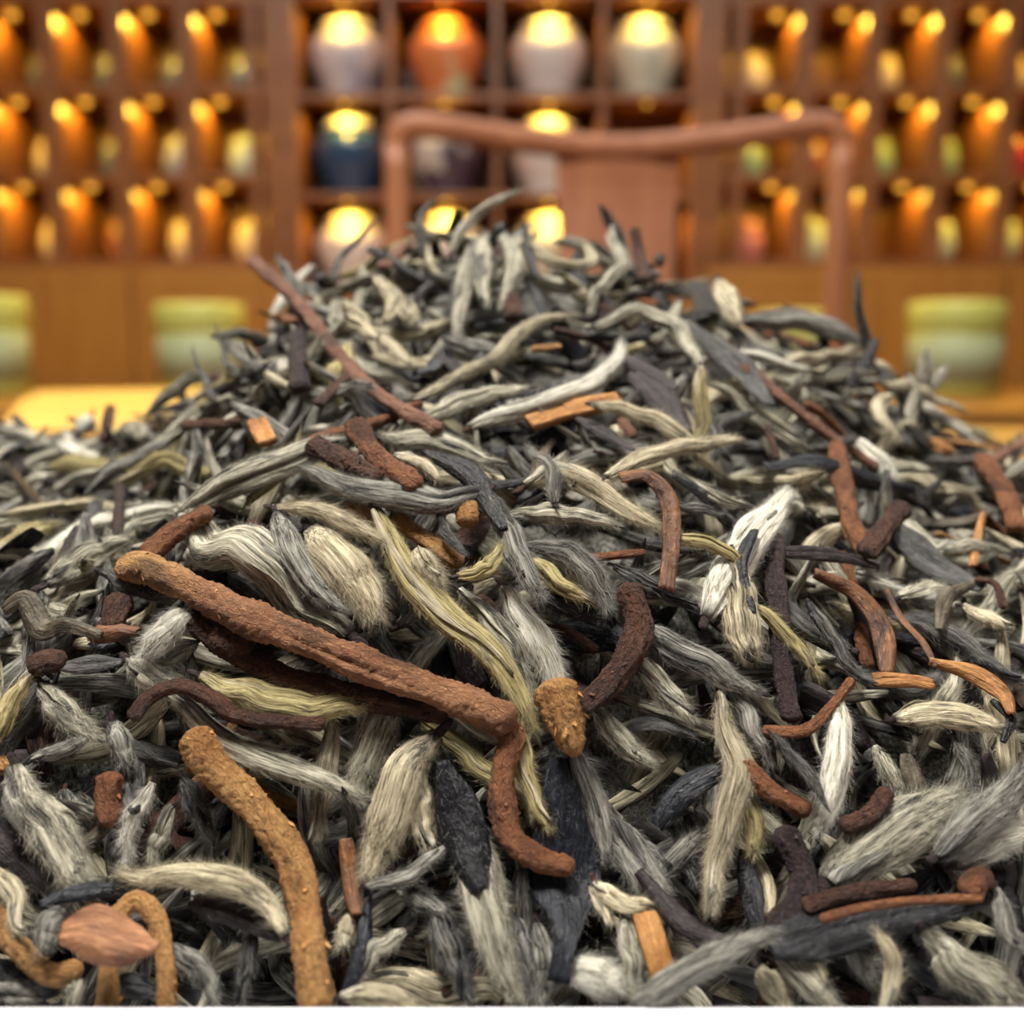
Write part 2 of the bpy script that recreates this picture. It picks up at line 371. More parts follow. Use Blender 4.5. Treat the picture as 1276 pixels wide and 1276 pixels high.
def leaf_arrays(path, L, w, rng, ref, n, m, curl=1.2, thick=0.0004, prof=None, ragged=0.08, twist=0.0):
    T, S, N = frames(path, ref); t = np.linspace(0, 1, n)
    if prof is None: pr = np.sin(np.clip(0.12+t*0.80, 0, 1)*math.pi)**0.6
    else: pr = np.interp(t, np.linspace(0, 1, len(prof)), prof)
    a = np.linspace(-1, 1, m); AA, TT = np.meshgrid(a, t)
    tw = twist*(t-0.5)+0.25*np.sin(t*5+rng.uniform(0, 6))*min(1, abs(curl))
    c = np.maximum(0.05, abs(curl)*(1+0.25*np.sin(t*6+rng.uniform(0, 6))))[:, None]
    hw = (w/2*pr)[:, None]*(1+ragged*sines(rng, AA*0.5, TT*L*420, 4, 2, 1)*np.abs(AA)**3)
    R = hw/c if abs(curl) < 1.4 else hw/np.minimum(1.2, c)
    x = R*np.sin(c*AA); y = R*(np.cos(c*AA)-np.cos(c*0.5))*(1 if curl > 0 else -1)
    y = y+(0.05 if ragged else 0.0)*w*sines(rng, AA*2, TT*L*250, 4, 2, 1)-0.12*hw*np.exp(-(AA/0.10)**2)*(1 if thick < .001 else 0)
    cw, sw = np.cos(tw)[:, None], np.sin(tw)[:, None]; x, y = x*cw-y*sw, x*sw+y*cw
    mid = path[:, None, :]+S[:, None, :]*x[..., None]+N[:, None, :]*y[..., None]
    gy = np.gradient(mid, axis=0); gx = np.gradient(mid, axis=1); nn = np.cross(gx, gy); nn /= np.linalg.norm(nn, axis=-1, keepdims=True)+1e-9
    if (nn*N[:, None, :]).sum() < 0: nn = -nn
    top = mid+nn*thick/2; bot = mid-nn*thick/2
    ring = np.concatenate([top, bot[:, ::-1]], 1); n2, m2 = ring.shape[:2]
    rx = np.concatenate([hw*AA, (hw*AA)[:, ::-1]], 1); ry = np.concatenate([0*AA+thick, 0*AA-thick], 1); tt2 = np.concatenate([TT, TT], 1)
    rest = np.stack([rx, ry, tt2*L], -1)
    F = grid_faces(n2, m2)
    for e in (0, n2-1):
        for j in range(m-1):
            q = (e*m2+j, e*m2+j+1, e*m2+m2-2-j, e*m2+m2-1-j); F.append(q if e else q[::-1])
    return ring.reshape(-1, 3), F, rest.reshape(-1, 3), tt2.ravel(), mid, T
NREF = np.array([0, -0.62, 0.78])

def add_bud(path, w, tone, rng, n=36, m=34, fuzz=1.0, blunt=False, parts=True, flat=0.66, matmix=None, wob=1.0):
    """returns (body mesh, [(part name, data, is_stuff)]) around path[0]"""
    P, L = spline(path, n); o = P[0].copy(); P = P-o
    tq = np.linspace(0, 1, n)[:, None]; env = np.sin(tq*math.pi)**0.5      # dried buds never run quite true
    P = P+wob*env*(0.012*L*np.sin(tq*rng.uniform(6, 13)+rng.uniform(0, 6))*rng.normal(0, 1, 3)+0.006*L*np.sin(tq*rng.uniform(16, 28)+rng.uniform(0, 6))*rng.normal(0, 1, 3))
    V, rest, TT, T = bud_grid(P, L, w, rng, NREF, n, m, blunt, flat)
    VV, F, RR, tt = tube_arrays(V, rest, TT)
    me = mesh('bud_body', VV, F, BM[tone], attrs={'rest': RR, 'tt': tt})
    out = []
    cnt = int(min(3600, 80+fuzz*L*w*1e6*9.5))
    PP, R = strands(V, T, cnt, rng, 0.00125*(0.75+0.35*fuzz), 0.34, 0.0000145)
    out.append(('down', hair('down', PP, R, FM[tone]), True))
    if parts:
        # outer scale leaf wrapped half round the bud, and the snapped stalk at its foot
        mt = {'silver': BM['grey'], 'cream': BM['silver'], 'white': BM['silver'], 'yellow': BM['cream'], 'grey': BM['dark'], 'dark': LM['black']}[tone]
        if matmix: mt = matmix
        _, S_, N_ = frames(P, NREF)
        for q in range(1 if rng.random() < 0.45 else 2):
            k1 = int(n*rng.uniform(0.55, 0.98)); a_ = rng.uniform(0.3, 2.8)+(3.14 if q else 0)*rng.uniform(0.6, 1.0)
            out_d = S_*math.cos(a_)+N_*math.sin(a_); tq1 = np.linspace(0, 1, n)[:, None]
            sp = (P+out_d*(w*0.04+w*rng.uniform(0.05, 0.42)*tq1**2))[:k1]
            Va, Fa, Ra, ta, _, _ = leaf_arrays(sp, L*(k1/n), w*rng.uniform(0.75, 1.06), rng, out_d[n//3], len(sp), 9, rng.uniform(1.0, 1.35), 0.00026, [0.45, 0.85, 0.95, 0.8, 0.45, 0.06], 0.14)
            out.append(('outer_scale', mesh('outer_scale', Va, Fa, mt if q == 0 else BM[tone], attrs={'rest': Ra, 'tt': ta*0.86+0.08}), False))
        d = P[0]-P[1]; d /= np.linalg.norm(d); st, sl = spline([P[1], P[0]+d*w*0.18, P[0]+d*w*0.40+rng.normal(0, w*0.06, 3)], 7)
        Vs, Rs, Ts, _ = stem_grid(st, sl, w*0.25, rng, NREF, 7, 10, 0.6); a, b, c, t_ = tube_arrays(Vs, Rs, Ts)
        out.append(('stalk_stub', mesh('stalk_stub', a, b, SM['plum'] if rng.random() < .8 else SM['brown'], attrs={'rest': c, 'tt': t_}), False))
    return me, out, o
def place(name, me, out, loc):
    o = link(name, me, None, loc)
    for nm, data, stuff in out:
        c = link(nm, data, o)
        if stuff: c['kind'] = 'stuff'
    return o

# ------------------------------------------------------------------ the room
M_FLOOR = wood_mat('floor_wood', (0.16, 0.075, 0.035), (0.09, 0.04, 0.02), 0.35, (2, 14, 14))
M_WALL = flat_mat('plaster', (0.32, 0.24, 0.16), 0.8)
M_CEIL = flat_mat('ceiling_paint', (0.75, 0.72, 0.66), 0.85)
M_DARKWOOD = wood_mat('cabinet_wood', (0.250, 0.098, 0.032), (0.160, 0.058, 0.019), 0.38, (3, 30, 30))
M_HONEY = wood_mat('honey_wood', (0.34, 0.155, 0.030), (0.25, 0.105, 0.018), 0.4, (25, 25, 3))
M_CHAIR = wood_mat('rosewood', (0.35, 0.135, 0.056), (0.24, 0.083, 0.032), 0.5, (30, 30, 4))
M_TABLE = wood_mat('table_wood', (0.20, 0.07, 0.030), (0.12, 0.04, 0.018), 0.35, (3, 30, 30))
M_BAMBOO = wood_mat('bamboo', (0.62, 0.37, 0.085), (0.52, 0.29, 0.06), 0.4, (4, 30, 30))
M_WHITE = flat_mat('white_tray', (0.66, 0.67, 0.70), 0.5)
M_LED = flat_mat('led', (1, 0.8, 0.5), 0.5, (1.0, 0.50, 0.05), 1.6)
M_PANEL = flat_mat('panel_diffuser', (0.9, 0.9, 0.9), 0.5, (0.96, 0.98, 1.0), 6.0)
M_METAL = flat_mat('dark_metal', (0.05, 0.045, 0.04), 0.35)
RX = 2.6
def struct(name, *a, **k): return tag(box(name, *a, **k), kind='structure')
tag(struct('floor', -RX, RX, -1.6, 3.75, -0.05, 0.0, M_FLOOR), 'dark brown timber floor of the tea shop')
tag(struct('wall_back', -RX, RX, 3.7, 3.8, 0.0, CEIL, M_WALL), 'plastered wall behind the wooden cabinets')
tag(struct('wall_left', -RX-0.1, -RX, -1.6, 3.8, 0.0, CEIL, M_WALL), 'plastered side wall of the tea shop')
tag(struct('wall_right', RX, RX+0.1, -1.6, 3.8, 0.0, CEIL, M_WALL), 'plastered side wall of the tea shop')
tag(struct('ceiling', -RX-0.1, RX+0.1, -1.6, 3.8, CEIL, CEIL+0.1, M_CEIL), 'plain painted ceiling with light panels')
for (x, y) in PANELS:
    o = box('ceiling_panel_offscreen', x-0.30, x+0.30, y-0.30, y+0.30, CEIL-0.03, CEIL, M_METAL, None, 0.004)
    tag(o, 'square white light panel fixed under the ceiling', 'ceiling light', 'ceiling light panels')
    box('diffuser_offscreen', x-0.275, x+0.275, y-0.275, y+0.275, CEIL-0.036, CEIL-0.0295, M_PANEL, o)

# ------------------------------------------------------------------ wall cabinets with lit cubbies
FY, BY = 3.20, 3.52
def seen(x, y, z):
    q = np.array([x, y, z-CAMZ]); w = q@FWD; u, v = 638+FPX*(q@RGT)/w, 638-FPX*(q@UPV)/w
    return -15 < u < 1291 and -15 < v < 1291
def lamp_puck(parent, x, y, z, energy, sc=1.0):
    end = '' if seen(x, y, z) else '_offscreen'
    V, F = lathe_data([(0.011*sc, -0.013*sc), (0.014*sc, -0.010*sc), (0.014*sc, -0.002*sc), (0.010*sc, 0)], 16)
    p = link('led_puck'+end, mesh('led_puck', V, F, M_LED), parent, (x, y, z))
    d = bpy.data.lights.new('cubby_light'+end, 'SPOT'); d.energy = energy; d.color = WARM; d.shadow_soft_size = 0.012
    d.spot_size = math.radians(175); d.spot_blend = 0.25
    o = bpy.data.objects.new('cubby_light'+end, d); COL.objects.link(o); o.parent = p; o.location = (0, 0, -0.020)
    return p
def cabinet(label, x0, x1, divs, levels, side, energy):
    root = link('display_cabinet', None); tag(root, label, 'cabinet')
    t = 0.018
    box('back_panel', x0, x1, BY, BY+0.02, levels[0], levels[-1], M_DARKWOOD, root)
    for x in (x0, x1): box('side_post', x-0.022, x+0.022, FY-0.02, BY+0.02, levels[0]-0.02, levels[-1]+0.02, M_DARKWOOD, root, 0.004)
    for z in levels: box('shelf', x0+0.02, x1-0.02, FY, BY, z-t, z, M_DARKWOOD, root, 0.002)
    for x in divs:
        for a, b in zip(levels[:-1], levels[1:]): box('divider', x-t/2, x+t/2, FY+0.004, BY, a, b-t, M_DARKWOOD, root, 0.002)
    for x in divs:
        for a, b in zip(levels[:-1], levels[1:]):
            if side:
                lamp_puck(root, x+side*0.050, FY+0.095, b-t, energy)
                box('stile', *sorted((x+side*0.152, x+side*0.182)), FY+0.002, FY+0.012, a, b-t, M_DARKWOOD, root, 0.002)
    return root
LV = [1.05, 1.285, 1.52, 1.755, 1.99]; LC = [0.965, 1.235, 1.504, 1.774, 2.04]
LDIV = [-0.886-0.193*k for k in range(5)]; RDIV = [0.80+0.19*k for k in range(5)]
cabinet('dark wooden cubby cabinet with small pots, beside the blue jar', -1.86, -0.662, LDIV, LV, 1, 2.6)
cabinet('dark wooden cubby cabinet with green and pink pots, behind the chair post', 0.566, 1.76, RDIV, LV, -1, 2.2)
cc = cabinet('dark wooden cabinet with wide cubbies holding large ceramic jars', -0.617, 0.521, [-0.34, -0.043, 0.253], LC, 0, 0)
JX = [-0.472, -0.19, 0.105, 0.380]
for x in JX:
    for z in LC[1:]: lamp_puck(cc, x, FY+0.045, z-0.018, 2.5, 0.55)
# lower cupboards with panelled doors
for bx0, bx1, top, nd, lab in ((-1.90, -0.642, 1.028, 3, 'honey brown base cupboard under the small pots beside the blue jar'), (-0.640, 0.542, 0.943, 3, 'honey brown base cupboard under the large ceramic jars'), (0.544, 1.80, 1.028, 3, 'honey brown base cupboard under the green and pink pots')):
    low = link('base_cupboard', None); tag(low, lab, 'cupboard')
    box('carcass', bx0, bx1, 3.14, 3.55, 0.0, top, M_HONEY, low)
    dw = (bx1-bx0)/nd
    for k in range(nd):
        x = bx0+k*dw
        d = box('door', x+0.006, x+dw-0.006, 3.12, 3.14, 0.08, top-0.015, M_HONEY, low, 0.003)
        box('door_panel', x+0.07, x+dw-0.07, 3.112, 3.121, 0.16, top-0.09, M_HONEY, d, 0.004)
        box('handle', x+dw-0.04, x+dw-0.027, 3.100, 3.121, 0.56, 0.68, M_METAL, d, 0.003)
# warm spotlights under the ceiling, aimed at the counter
for k, (x, lab) in enumerate(((-1.35, 'a'), (-0.55, 'b'), (0.55, 'c'), (1.30, 'd'))):
    V, F = lathe_data([(0.012, 0.0), (0.034, 0.004), (0.036, 0.02), (0.036, 0.11), (0.020, 0.122)], 20)
    o = link('track_spotlight_offscreen', mesh('track_spotlight', V, F, M_METAL), None, (x, 2.05, CEIL-0.17)); tag(o, 'black cylinder spotlight on a short ceiling stem', 'spotlight', 'warm spotlights over the counter')
    box('ceiling_stem', -0.008, 0.008, -0.008, 0.008, 0.118, 0.17, M_METAL, o)
    V, F = lathe_data([(0.030, -0.004), (0.032, 0.002)], 20); link('lens_offscreen', mesh('lens', V, F, M_LED), o)
    d = bpy.data.lights.new('spot_beam_offscreen', 'SPOT'); d.energy = 34; d.color = (1.0, 0.66, 0.22); d.shadow_soft_size = 0.03; d.spot_size = math.radians(62); d.spot_blend = 0.7
    l = link('spot_beam_offscreen', d, o, (0, 0, -0.02)); l.rotation_euler = (math.radians(22), 0, 0)
# counter before the cupboards
ct = link('counter', None); tag(ct, 'low wooden counter with green tea tins standing on it', 'counter')
box('top', -2.0, 1.95, 2.20, 3.095, 0.665, 0.70, M_HONEY, ct, 0.004)
for k in range(6): box('front_panel', -1.95+k*0.645, -1.95+k*0.645+0.63, 2.24, 2.26, 0.06, 0.665, M_DARKWOOD, ct, 0.004)
for x in (-1.96, 1.91): box('end_panel', x-0.02, x+0.02, 2.25, 3.09, 0.0, 0.665, M_DARKWOOD, ct)
box('plinth', -1.9, 1.85, 2.28, 3.08, 0.0, 0.06, M_DARKWOOD, ct)

# ------------------------------------------------------------------ jars, pots, tins
def lathe_thing(name, x, y, z, body, bmat, lid, lmat, knob, label, cat, group=None, sc=1.0):
    s = lambda pr: [(r*sc, h*sc) for r, h in pr]
    V, F = lathe_data(s(body), 40); o = link(name, mesh(name, V, F, bmat), None, (x, y, z)); tag(o, label, cat, group)
    V, F = lathe_data(s(lid), 40); l = link('lid', mesh('lid', V, F, lmat), o)
    if knob:
        V, F = lathe_data(s(knob), 20); link('knob', mesh('knob', V, F, lmat), l)
    return o
JB = [(0.064, 0), (0.068, 0.004), (0.070, 0.02), (0.090, 0.06), (0.109, 0.11), (0.112, 0.135), (0.108, 0.158), (0.092, 0.175), (0.078, 0.182), (0.076, 0.190)]
JL = [(0.082, 0.186), (0.086, 0.189), (0.086, 0.196), (0.074, 0.213), (0.044, 0.225), (0.012, 0.229)]
JK = [(0.010, 0.2275), (0.015, 0.231), (0.016, 0.236), (0.010, 0.241), (0.002, 0.242)]
W1 = glaze_mat('glaze_white', (0.62, 0.58, 0.56)); W2 = glaze_mat('glaze_lavender', (0.56, 0.52, 0.54), (0.34, 0.33, 0.42), 0.52)
W3 = glaze_mat('glaze_orange', (0.62, 0.20, 0.07), (0.55, 0.52, 0.30), 0.55, 8); W4 = glaze_mat('glaze_sage', (0.58, 0.58, 0.46), (0.44, 0.50, 0.42), 0.5)
W5 = glaze_mat('glaze_blue', (0.022, 0.060, 0.135)); W6 = glaze_mat('glaze_plum', (0.50, 0.47, 0.45), (0.06, 0.045, 0.075), 0.42, 7)
W7 = glaze_mat('glaze_rose', (0.55, 0.36, 0.33)); W8 = glaze_mat('glaze_straw', (0.60, 0.50, 0.26))
JARS = [  # column, row, glaze, lid, label
 (0, 2, W2, W1, 'large lavender grey ceramic jar on the shelf over the blue jar'),
 (1, 2, W3, W3, 'large orange ceramic jar with pale green patches'),
 (2, 2, W1, W1, 'large white ceramic jar between the orange jar and the sage jar'),
 (3, 2, W4, W1, 'large pale sage ceramic jar above the carved chair back'),
 (0, 1, W5, W1, 'dark blue ceramic jar with a pale lid'),
 (1, 1, W6, W1, 'plum and white mottled jar behind the chair rail'),
 (2, 1, W1, W1, 'white ceramic jar behind the chair rail, beside the splat'),
 (0, 0, W1, W1, 'white ceramic jar on the shelf below the blue jar'),
 (1, 0, W2, W1, 'lavender ceramic jar just over the peak of the tea heap'),
 (2, 0, W4, W1, 'sage ceramic jar half hidden by the heap and splat'),
 (3, 0, W7, W7, 'rose ceramic jar low beside the chair splat'),
]
for c, r, g1, g2, lab in JARS:
    lathe_thing('ceramic_jar', JX[c], FY+0.165, LC[r]+0.0005, JB, g1, JL, g2, JK, lab, 'jar', 'large ceramic jars in the wide cubbies', 1.03)
PB = [(0.036, 0), (0.040, 0.003), (0.047, 0.02), (0.050, 0.05), (0.047, 0.075), (0.040, 0.086), (0.038, 0.090)]
PL = [(0.043, 0.089), (0.045, 0.092), (0.043, 0.098), (0.032, 0.108), (0.012, 0.113)]
PK = [(0.007, 0.1125), (0.010, 0.117), (0.008, 0.122), (0.002, 0.124)]
lathe_thing('lidded_pot', JX[3], FY+0.13, LC[1]+0.0005, PB, W8, PL, W8, PK, 'small straw coloured pot alone in a wide cubby', 'pot')
PC = {'amber': glaze_mat('pot_amber', (0.62, 0.36, 0.10)), 'cream': glaze_mat('pot_cream', (0.58, 0.48, 0.30)), 'green': glaze_mat('pot_green', (0.22, 0.33, 0.20)),
      'celadon': glaze_mat('pot_celadon', (0.40, 0.48, 0.38)), 'red': glaze_mat('pot_red', (0.42, 0.04, 0.05)), 'slate': glaze_mat('pot_slate', (0.10, 0.12, 0.12)),
      'pink': glaze_mat('pot_pink', (0.40, 0.16, 0.16)), 'brown': glaze_mat('pot_brown', (0.25, 0.09, 0.04)), 'grey': glaze_mat('pot_grey', (0.30, 0.31, 0.30))}
def pots(cx, rows, grp, where):
    for r, row in enumerate(rows):
        for x, c in zip(cx, row):
            if not c: continue
            body, lid = c.split('/') if '/' in c else (c, c)
            lab = f'small {body} lidded pot, {["lowest", "second", "third"][r]} shelf {where}'
            lathe_thing('lidded_pot', x, FY+0.15+0.02*((r*3+len(c)) % 3), LV[r]+0.0005, PB, PC[body], PL, PC[lid], PK, lab, 'pot', grp, 1.08)
pots([-0.886-0.193*k+0.105 for k in range(5)],
     [['cream', 'cream', 'brown', 'cream', 'green'], ['celadon', 'grey', 'slate', 'cream', 'green'], ['slate', 'slate', 'slate', 'slate', 'grey']],
     'small pots beside the blue jar', 'in the cubbies beside the blue jar')
pots([0.80+0.19*k-0.10 for k in range(6)],
     [['pink', 'celadon', None, 'celadon', 'celadon', 'cream'], ['green', 'brown', 'green', 'green', 'red', 'green'], ['cream', None, 'cream', 'slate', 'cream', 'green']],
     'small pots behind the chair post', 'in the cubbies behind the chair post')
TB = [(0.100, 0), (0.104, 0.003), (0.104, 0.150), (0.101, 0.152), (0.101, 0.156)]
TL = [(0.107, 0.150), (0.109, 0.153), (0.109, 0.202), (0.104, 0.212), (0.060, 0.216), (0.01, 0.2165)]
M_TIN = flat_mat('tin_sage', (0.42, 0.47, 0.13), 0.42); M_LID = M_TIN
for x, y, sc, lab in ((-1.31, 2.72, 1.12, 'big yellow green tea tin at the far end of the counter'), (-0.80, 2.85, 1.04, 'yellow green tea tin on the counter beyond the bamboo tea tray'),
                      (0.73, 2.85, 0.95, 'yellow green tea tin half hidden behind the chair post'), (1.085, 2.72, 1.05, 'yellow green tea tin in the open beside the chair')):
    o = lathe_thing('tea_tin', x, y, 0.7005, TB, M_TIN, TL, M_LID, None, lab, 'tin', 'tea tins on the counter', sc)
    V, F = lathe_data([(0.1045*sc, 0.03*sc), (0.1048*sc, 0.03*sc), (0.1048*sc, 0.135*sc), (0.1045*sc, 0.135*sc)], 40)
    link('paper_band', mesh('paper_band', V, F, flat_mat('tin_band', (0.27, 0.33, 0.21), 0.6)), o)

# ------------------------------------------------------------------ chair with curved top rail and broad splat
def bar(name, pts, w, d, mat, parent, n=24, m=14, ref=(0, -1, 0)):
    P, L = spline(pts, n); T, S, N = frames(P, np.array(ref, float)); ph = np.linspace(0, 2*math.pi, m, endpoint=False)
    cx = np.sign(np.cos(ph))*np.abs(np.cos(ph))**0.7*w/2; cy = np.sign(np.sin(ph))*np.abs(np.sin(ph))**0.7*d/2
    V = P[:, None, :]+S[:, None, :]*cx[None, :, None]+N[:, None, :]*cy[None, :, None]
    VV = np.vstack([V.reshape(-1, 3), P[0], P[-1]])
    return link(name, mesh(name, VV, grid_faces(n, m)+caps(n, m, n*m), mat), parent)
ch = link('dining_chair', None, None, (0.14, 1.50, 0)); tag(ch, 'reddish wooden chair with curved top rail and broad back splat', 'chair')
bar('top_rail', [(-0.292, 0, 1.088), (-0.287, 0, 1.118), (-0.25, 0, 1.126), (-0.12, 0.015, 1.110), (0, 0.025, 1.102), (0.12, 0.015, 1.110), (0.25, 0, 1.126), (0.287, 0, 1.118), (0.292, 0, 1.088)], 0.034, 0.030, M_CHAIR, ch, 50)
for s in (-1, 1):
    bar('back_post', [(s*0.292, 0, 1.10), (s*0.290, -0.015, 0.85), (s*0.285, -0.03, 0.46), (s*0.285, -0.03, 0.0)], 0.032, 0.032, M_CHAIR, ch, 40)
    bar('front_leg', [(s*0.272, -0.48, 0.0), (s*0.272, -0.48, 0.25), (s*0.272, -0.48, 0.445)], 0.034, 0.034, M_CHAIR, ch, 30)
    bar('side_stretcher', [(s*0.285, -0.03, 0.16), (s*0.285, -0.48, 0.16)], 0.022, 0.03, M_CHAIR, ch, 6, ref=(0, 0, 1))
bar('front_stretcher', [(-0.285, -0.48, 0.10), (0.285, -0.48, 0.10)], 0.03, 0.03, M_CHAIR, ch, 6, ref=(0, 0, 1))
box('seat', -0.30, 0.30, -0.50, 0.0, 0.44, 0.475, M_CHAIR, ch, 0.006)
SP = np.array([(0, 0.022, 1.106), (0, 0.02, 1.02), (0, -0.012, 0.82), (0, -0.035, 0.62), (0, -0.04, 0.47)]); P_, L_ = spline(SP, 24)
Va, Fa, Ra, ta, _, _ = leaf_arrays(P_, L_, 0.155, np.random.default_rng(3), np.array([0, -1.0, 0]), 24, 9, 0.05, 0.014, [1.05, 0.98, 0.95, 0.95, 1.0], 0.0)
link('splat', mesh('splat', Va, Fa, M_CHAIR, smooth=False), ch)

# ------------------------------------------------------------------ table, bamboo tea tray, white tray
tb = link('tea_table', None); tag(tb, 'long dark red wooden table carrying the white tray', 'table')
box('table_top', -1.05, 1.05, -0.45, 1.36, 0.705, 0.745, M_TABLE, tb, 0.005)
for x in (-0.97, 0.97):
    for y in (-0.38, 1.28): box('leg', x-0.035, x+0.035, y-0.035, y+0.035, 0.0, 0.706, M_TABLE, tb, 0.004)
for y in (-0.38, 1.28): box('apron', -0.94, 0.94, y-0.012, y+0.012, 0.63, 0.706, M_TABLE, tb)
tt_ = link('bamboo_tea_tray', None, None, (-0.365, 0.80, 0.7452)); tt_.rotation_euler = (0, 0, math.radians(21)); tag(tt_, 'honey yellow bamboo slatted tea tray on the table', 'tea tray')
box('tray_body', -0.02, 0.27, 0.0, 0.55, 0.0, 0.040, M_BAMBOO, tt_, 0.004)
for k in range(22): box('slat', -0.005, 0.255, 0.012+k*0.024, 0.033+k*0.024, 0.036, 0.047, M_BAMBOO, tt_, 0.002)
TX, TY0, TY1 = 0.345, 0.132, 0.66
RZ = 0.7695
tr = link('serving_tray', None); tag(tr, 'white rectangular tray with a flat rim holding the tea heap', 'tray')
box('tray_floor', -TX, TX, TY0, TY1, 0.7452, 0.751, M_WHITE, tr, 0.001)
for nm, a in (('rim', (-TX, TX, TY0-0.005, TY0+0.0180, 0.7452, RZ)), ('rim', (-TX, TX, TY1-0.0235, TY1+0.005, 0.7452, RZ)),
              ('rim', (-TX-0.005, -TX+0.0235, TY0, TY1, 0.7452, RZ-0.0002)), ('rim', (TX-0.0235, TX+0.005, TY0, TY1, 0.7452, RZ-0.0002))):
    box(nm, *a, M_WHITE, tr, 0.0016)

# ------------------------------------------------------------------ the heap: single pieces surveyed one by one
# kind, tone, width (px at the piece), lift (mm above the heap surface), course of the piece, label
# B bud, S stem, L leaf (curl), C flat chip
HERO = []
def h(kind, tone, w, lift, pts, label=None, **kw): HERO.append((kind, tone, w, lift, pts, label, kw))
# --- front slope beside the rim
h('L', 'flake', 64, 15, [(76, 1163), (110, 1160), (150, 1172), (197, 1180)], 'blurred oval brown leaf flake leaning out over the white rim', curl=0.5, prof=[.35, .95, 1, .85, .2])
h('S', 'tan', 27, 7, [(135, 1262), (136, 1200), (148, 1142), (172, 1122), (196, 1150), (207, 1200), (208, 1262)], 'rough orange stem bent into an arch behind the oval flake')
h('S', 'tan', 30, 6, [(-15, 1130), (22, 1180), (60, 1213), (103, 1208)], 'rough orange stem sagging beside the oval brown flake')
h('B', 'cream', 24, 8, [(-8, 1080), (16, 1115), (20, 1150), (34, 1168)], 'thin cream bud hooked over the sagging orange stem')
h('L', 'blue', 26, 8, [(50, 1128), (85, 1113), (142, 1108)], 'short blue black leaf strip above the oval brown flake', curl=1.2)
h('B', 'grey', 32, 9, [(80, 1135), (62, 1150), (52, 1188)], 'fluffy grey bud end hanging from the blue black strip')
h('B', 'silver', 56, 6, [(18, 955), (48, 1020), (88, 1078), (118, 1112)], 'big shaggy bud with long coarse down by the purple leaf', fuzz=2.2)
h('L', 'purple', 56, 3, [(-20, 1010), (35, 1065), (88, 1112)], 'broad purple leaf lying along the big shaggy bud', curl=0.7)
h('B', 'grey', 26, 3, [(80, 985), (92, 1040)])
h('S', 'rust', 32, 5, [(140, 962), (134, 1000), (141, 1030)], 'stubby glossy red brown stem knob')
h('L', 'olive', 26, 4, [(98, 1052), (115, 1040), (135, 1025)], curl=0.9)
h('B', 'white', 24, 5, [(190, 975), (165, 1020), (154, 1078)], 'white shaggy bud hanging beside the red brown knob', fuzz=2)
h('B', 'silver', 26, 3, [(216, 1005), (196, 1050), (188, 1085)])
h('B', 'dark', 28, 4, [(228, 970), (247, 1010), (268, 1055)])
h('B', 'cream', 40, 8, [(357, 1168), (335, 1130), (290, 1102), (225, 1092), (170, 1094), (134, 1080)], 'arched cream bud with needle tip beside the big orange twig', fuzz=1.6)
h('L', 'purple', 34, 5, [(240, 1122), (292, 1135), (352, 1166)], 'dark leaf tucked under the arched cream bud', curl=0.9)
h('B', 'grey', 30, 5, [(212, 1178), (248, 1208), (272, 1260)])
h('B', 'dark', 24, 2, [(315, 1160), (300, 1255)])
h('L', 'black', 30, 3, [(145, 1222), (200, 1240)])
h('B', 'silver', 20, 6, [(96, 1215), (88, 1262)])
h('B', 'grey', 30, 4, [(-10, 1232), (50, 1244)])
h('L', 'black', 28, 3, [(-10, 1200), (45, 1218)])
h('S', 'tan', 45, 10, [(238, 910), (266, 955), (305, 992), (340, 1032), (365, 1078), (380, 1130), (384, 1180), (400, 1265)], 'long thick orange tan twig curving down to the white rim')
h('B', 'cream', 29, 4, [(416, 895), (406, 960), (394, 1055)], 'pale upright bud beside the top of the orange twig')
h('B', 'silver', 36, 8, [(206, 862), (260, 905), (320, 935), (385, 972), (474, 1003)], 'long grey white bud slanting across to a narrow dark tip', matmix='dark')
h('B', 'silver', 50, 4, [(488, 862), (468, 915), (448, 965), (436, 1000)], 'broad shaggy silver bud below the long tan twig', fuzz=1.6)
h('B', 'cream', 60, 7, [(545, 915), (508, 955), (488, 1010), (470, 1065), (452, 1108)], 'plump broad cream bud hanging below the long twig', fuzz=1.3)
h('B', 'cream', 36, 6, [(520, 955), (524, 1020), (540, 1078)], 'short cream bud pressed against the plump broad cream bud')
h('B', 'grey', 20, 8, [(455, 1105), (505, 1092), (563, 1048)], 'slim grey bud crossing below the plump broad cream bud')
h('L', 'brownleaf', 28, 6, [(430, 1045), (438, 1095), (444, 1140)], 'curled red brown leaf below the pale upright bud', curl=1.3)
h('L', 'blue', 24, 5, [(458, 1105), (450, 1180), (424, 1265)], 'thin blue black strip hanging to the rim', curl=1.2)
h('B', 'cream', 22, 4, [(436, 1140), (422, 1185)])
h('B', 'silver', 24, 5, [(505, 1160), (465, 1188), (448, 1222)])
h('B', 'grey', 28, 3, [(495, 1108), (560, 1138)])
h('B', 'cream', 32, 11, [(425, 1243), (470, 1240), (530, 1262)], 'pale blurred bud resting on the white rim')
h('L', 'black', 62, 9, [(552, 948), (575, 1030), (602, 1110)], 'shiny black leaf over the top of the long grey bud', curl=0.8, prof=[.25, .8, 1, .9, .55])
h('B', 'silver', 60, 6, [(565, 985), (588, 1070), (612, 1160), (650, 1265)], 'long grey bud running down under the shiny black leaf', fuzz=1.3)
h('B', 'dark', 40, 1, [(535, 1120), (570, 1200), (590, 1260)])
h('B', 'dark', 36, 1, [(640, 1140), (660, 1200), (670, 1262)])
h('B', 'grey', 28, 3, [(670, 1150), (680, 1205), (672, 1262)])
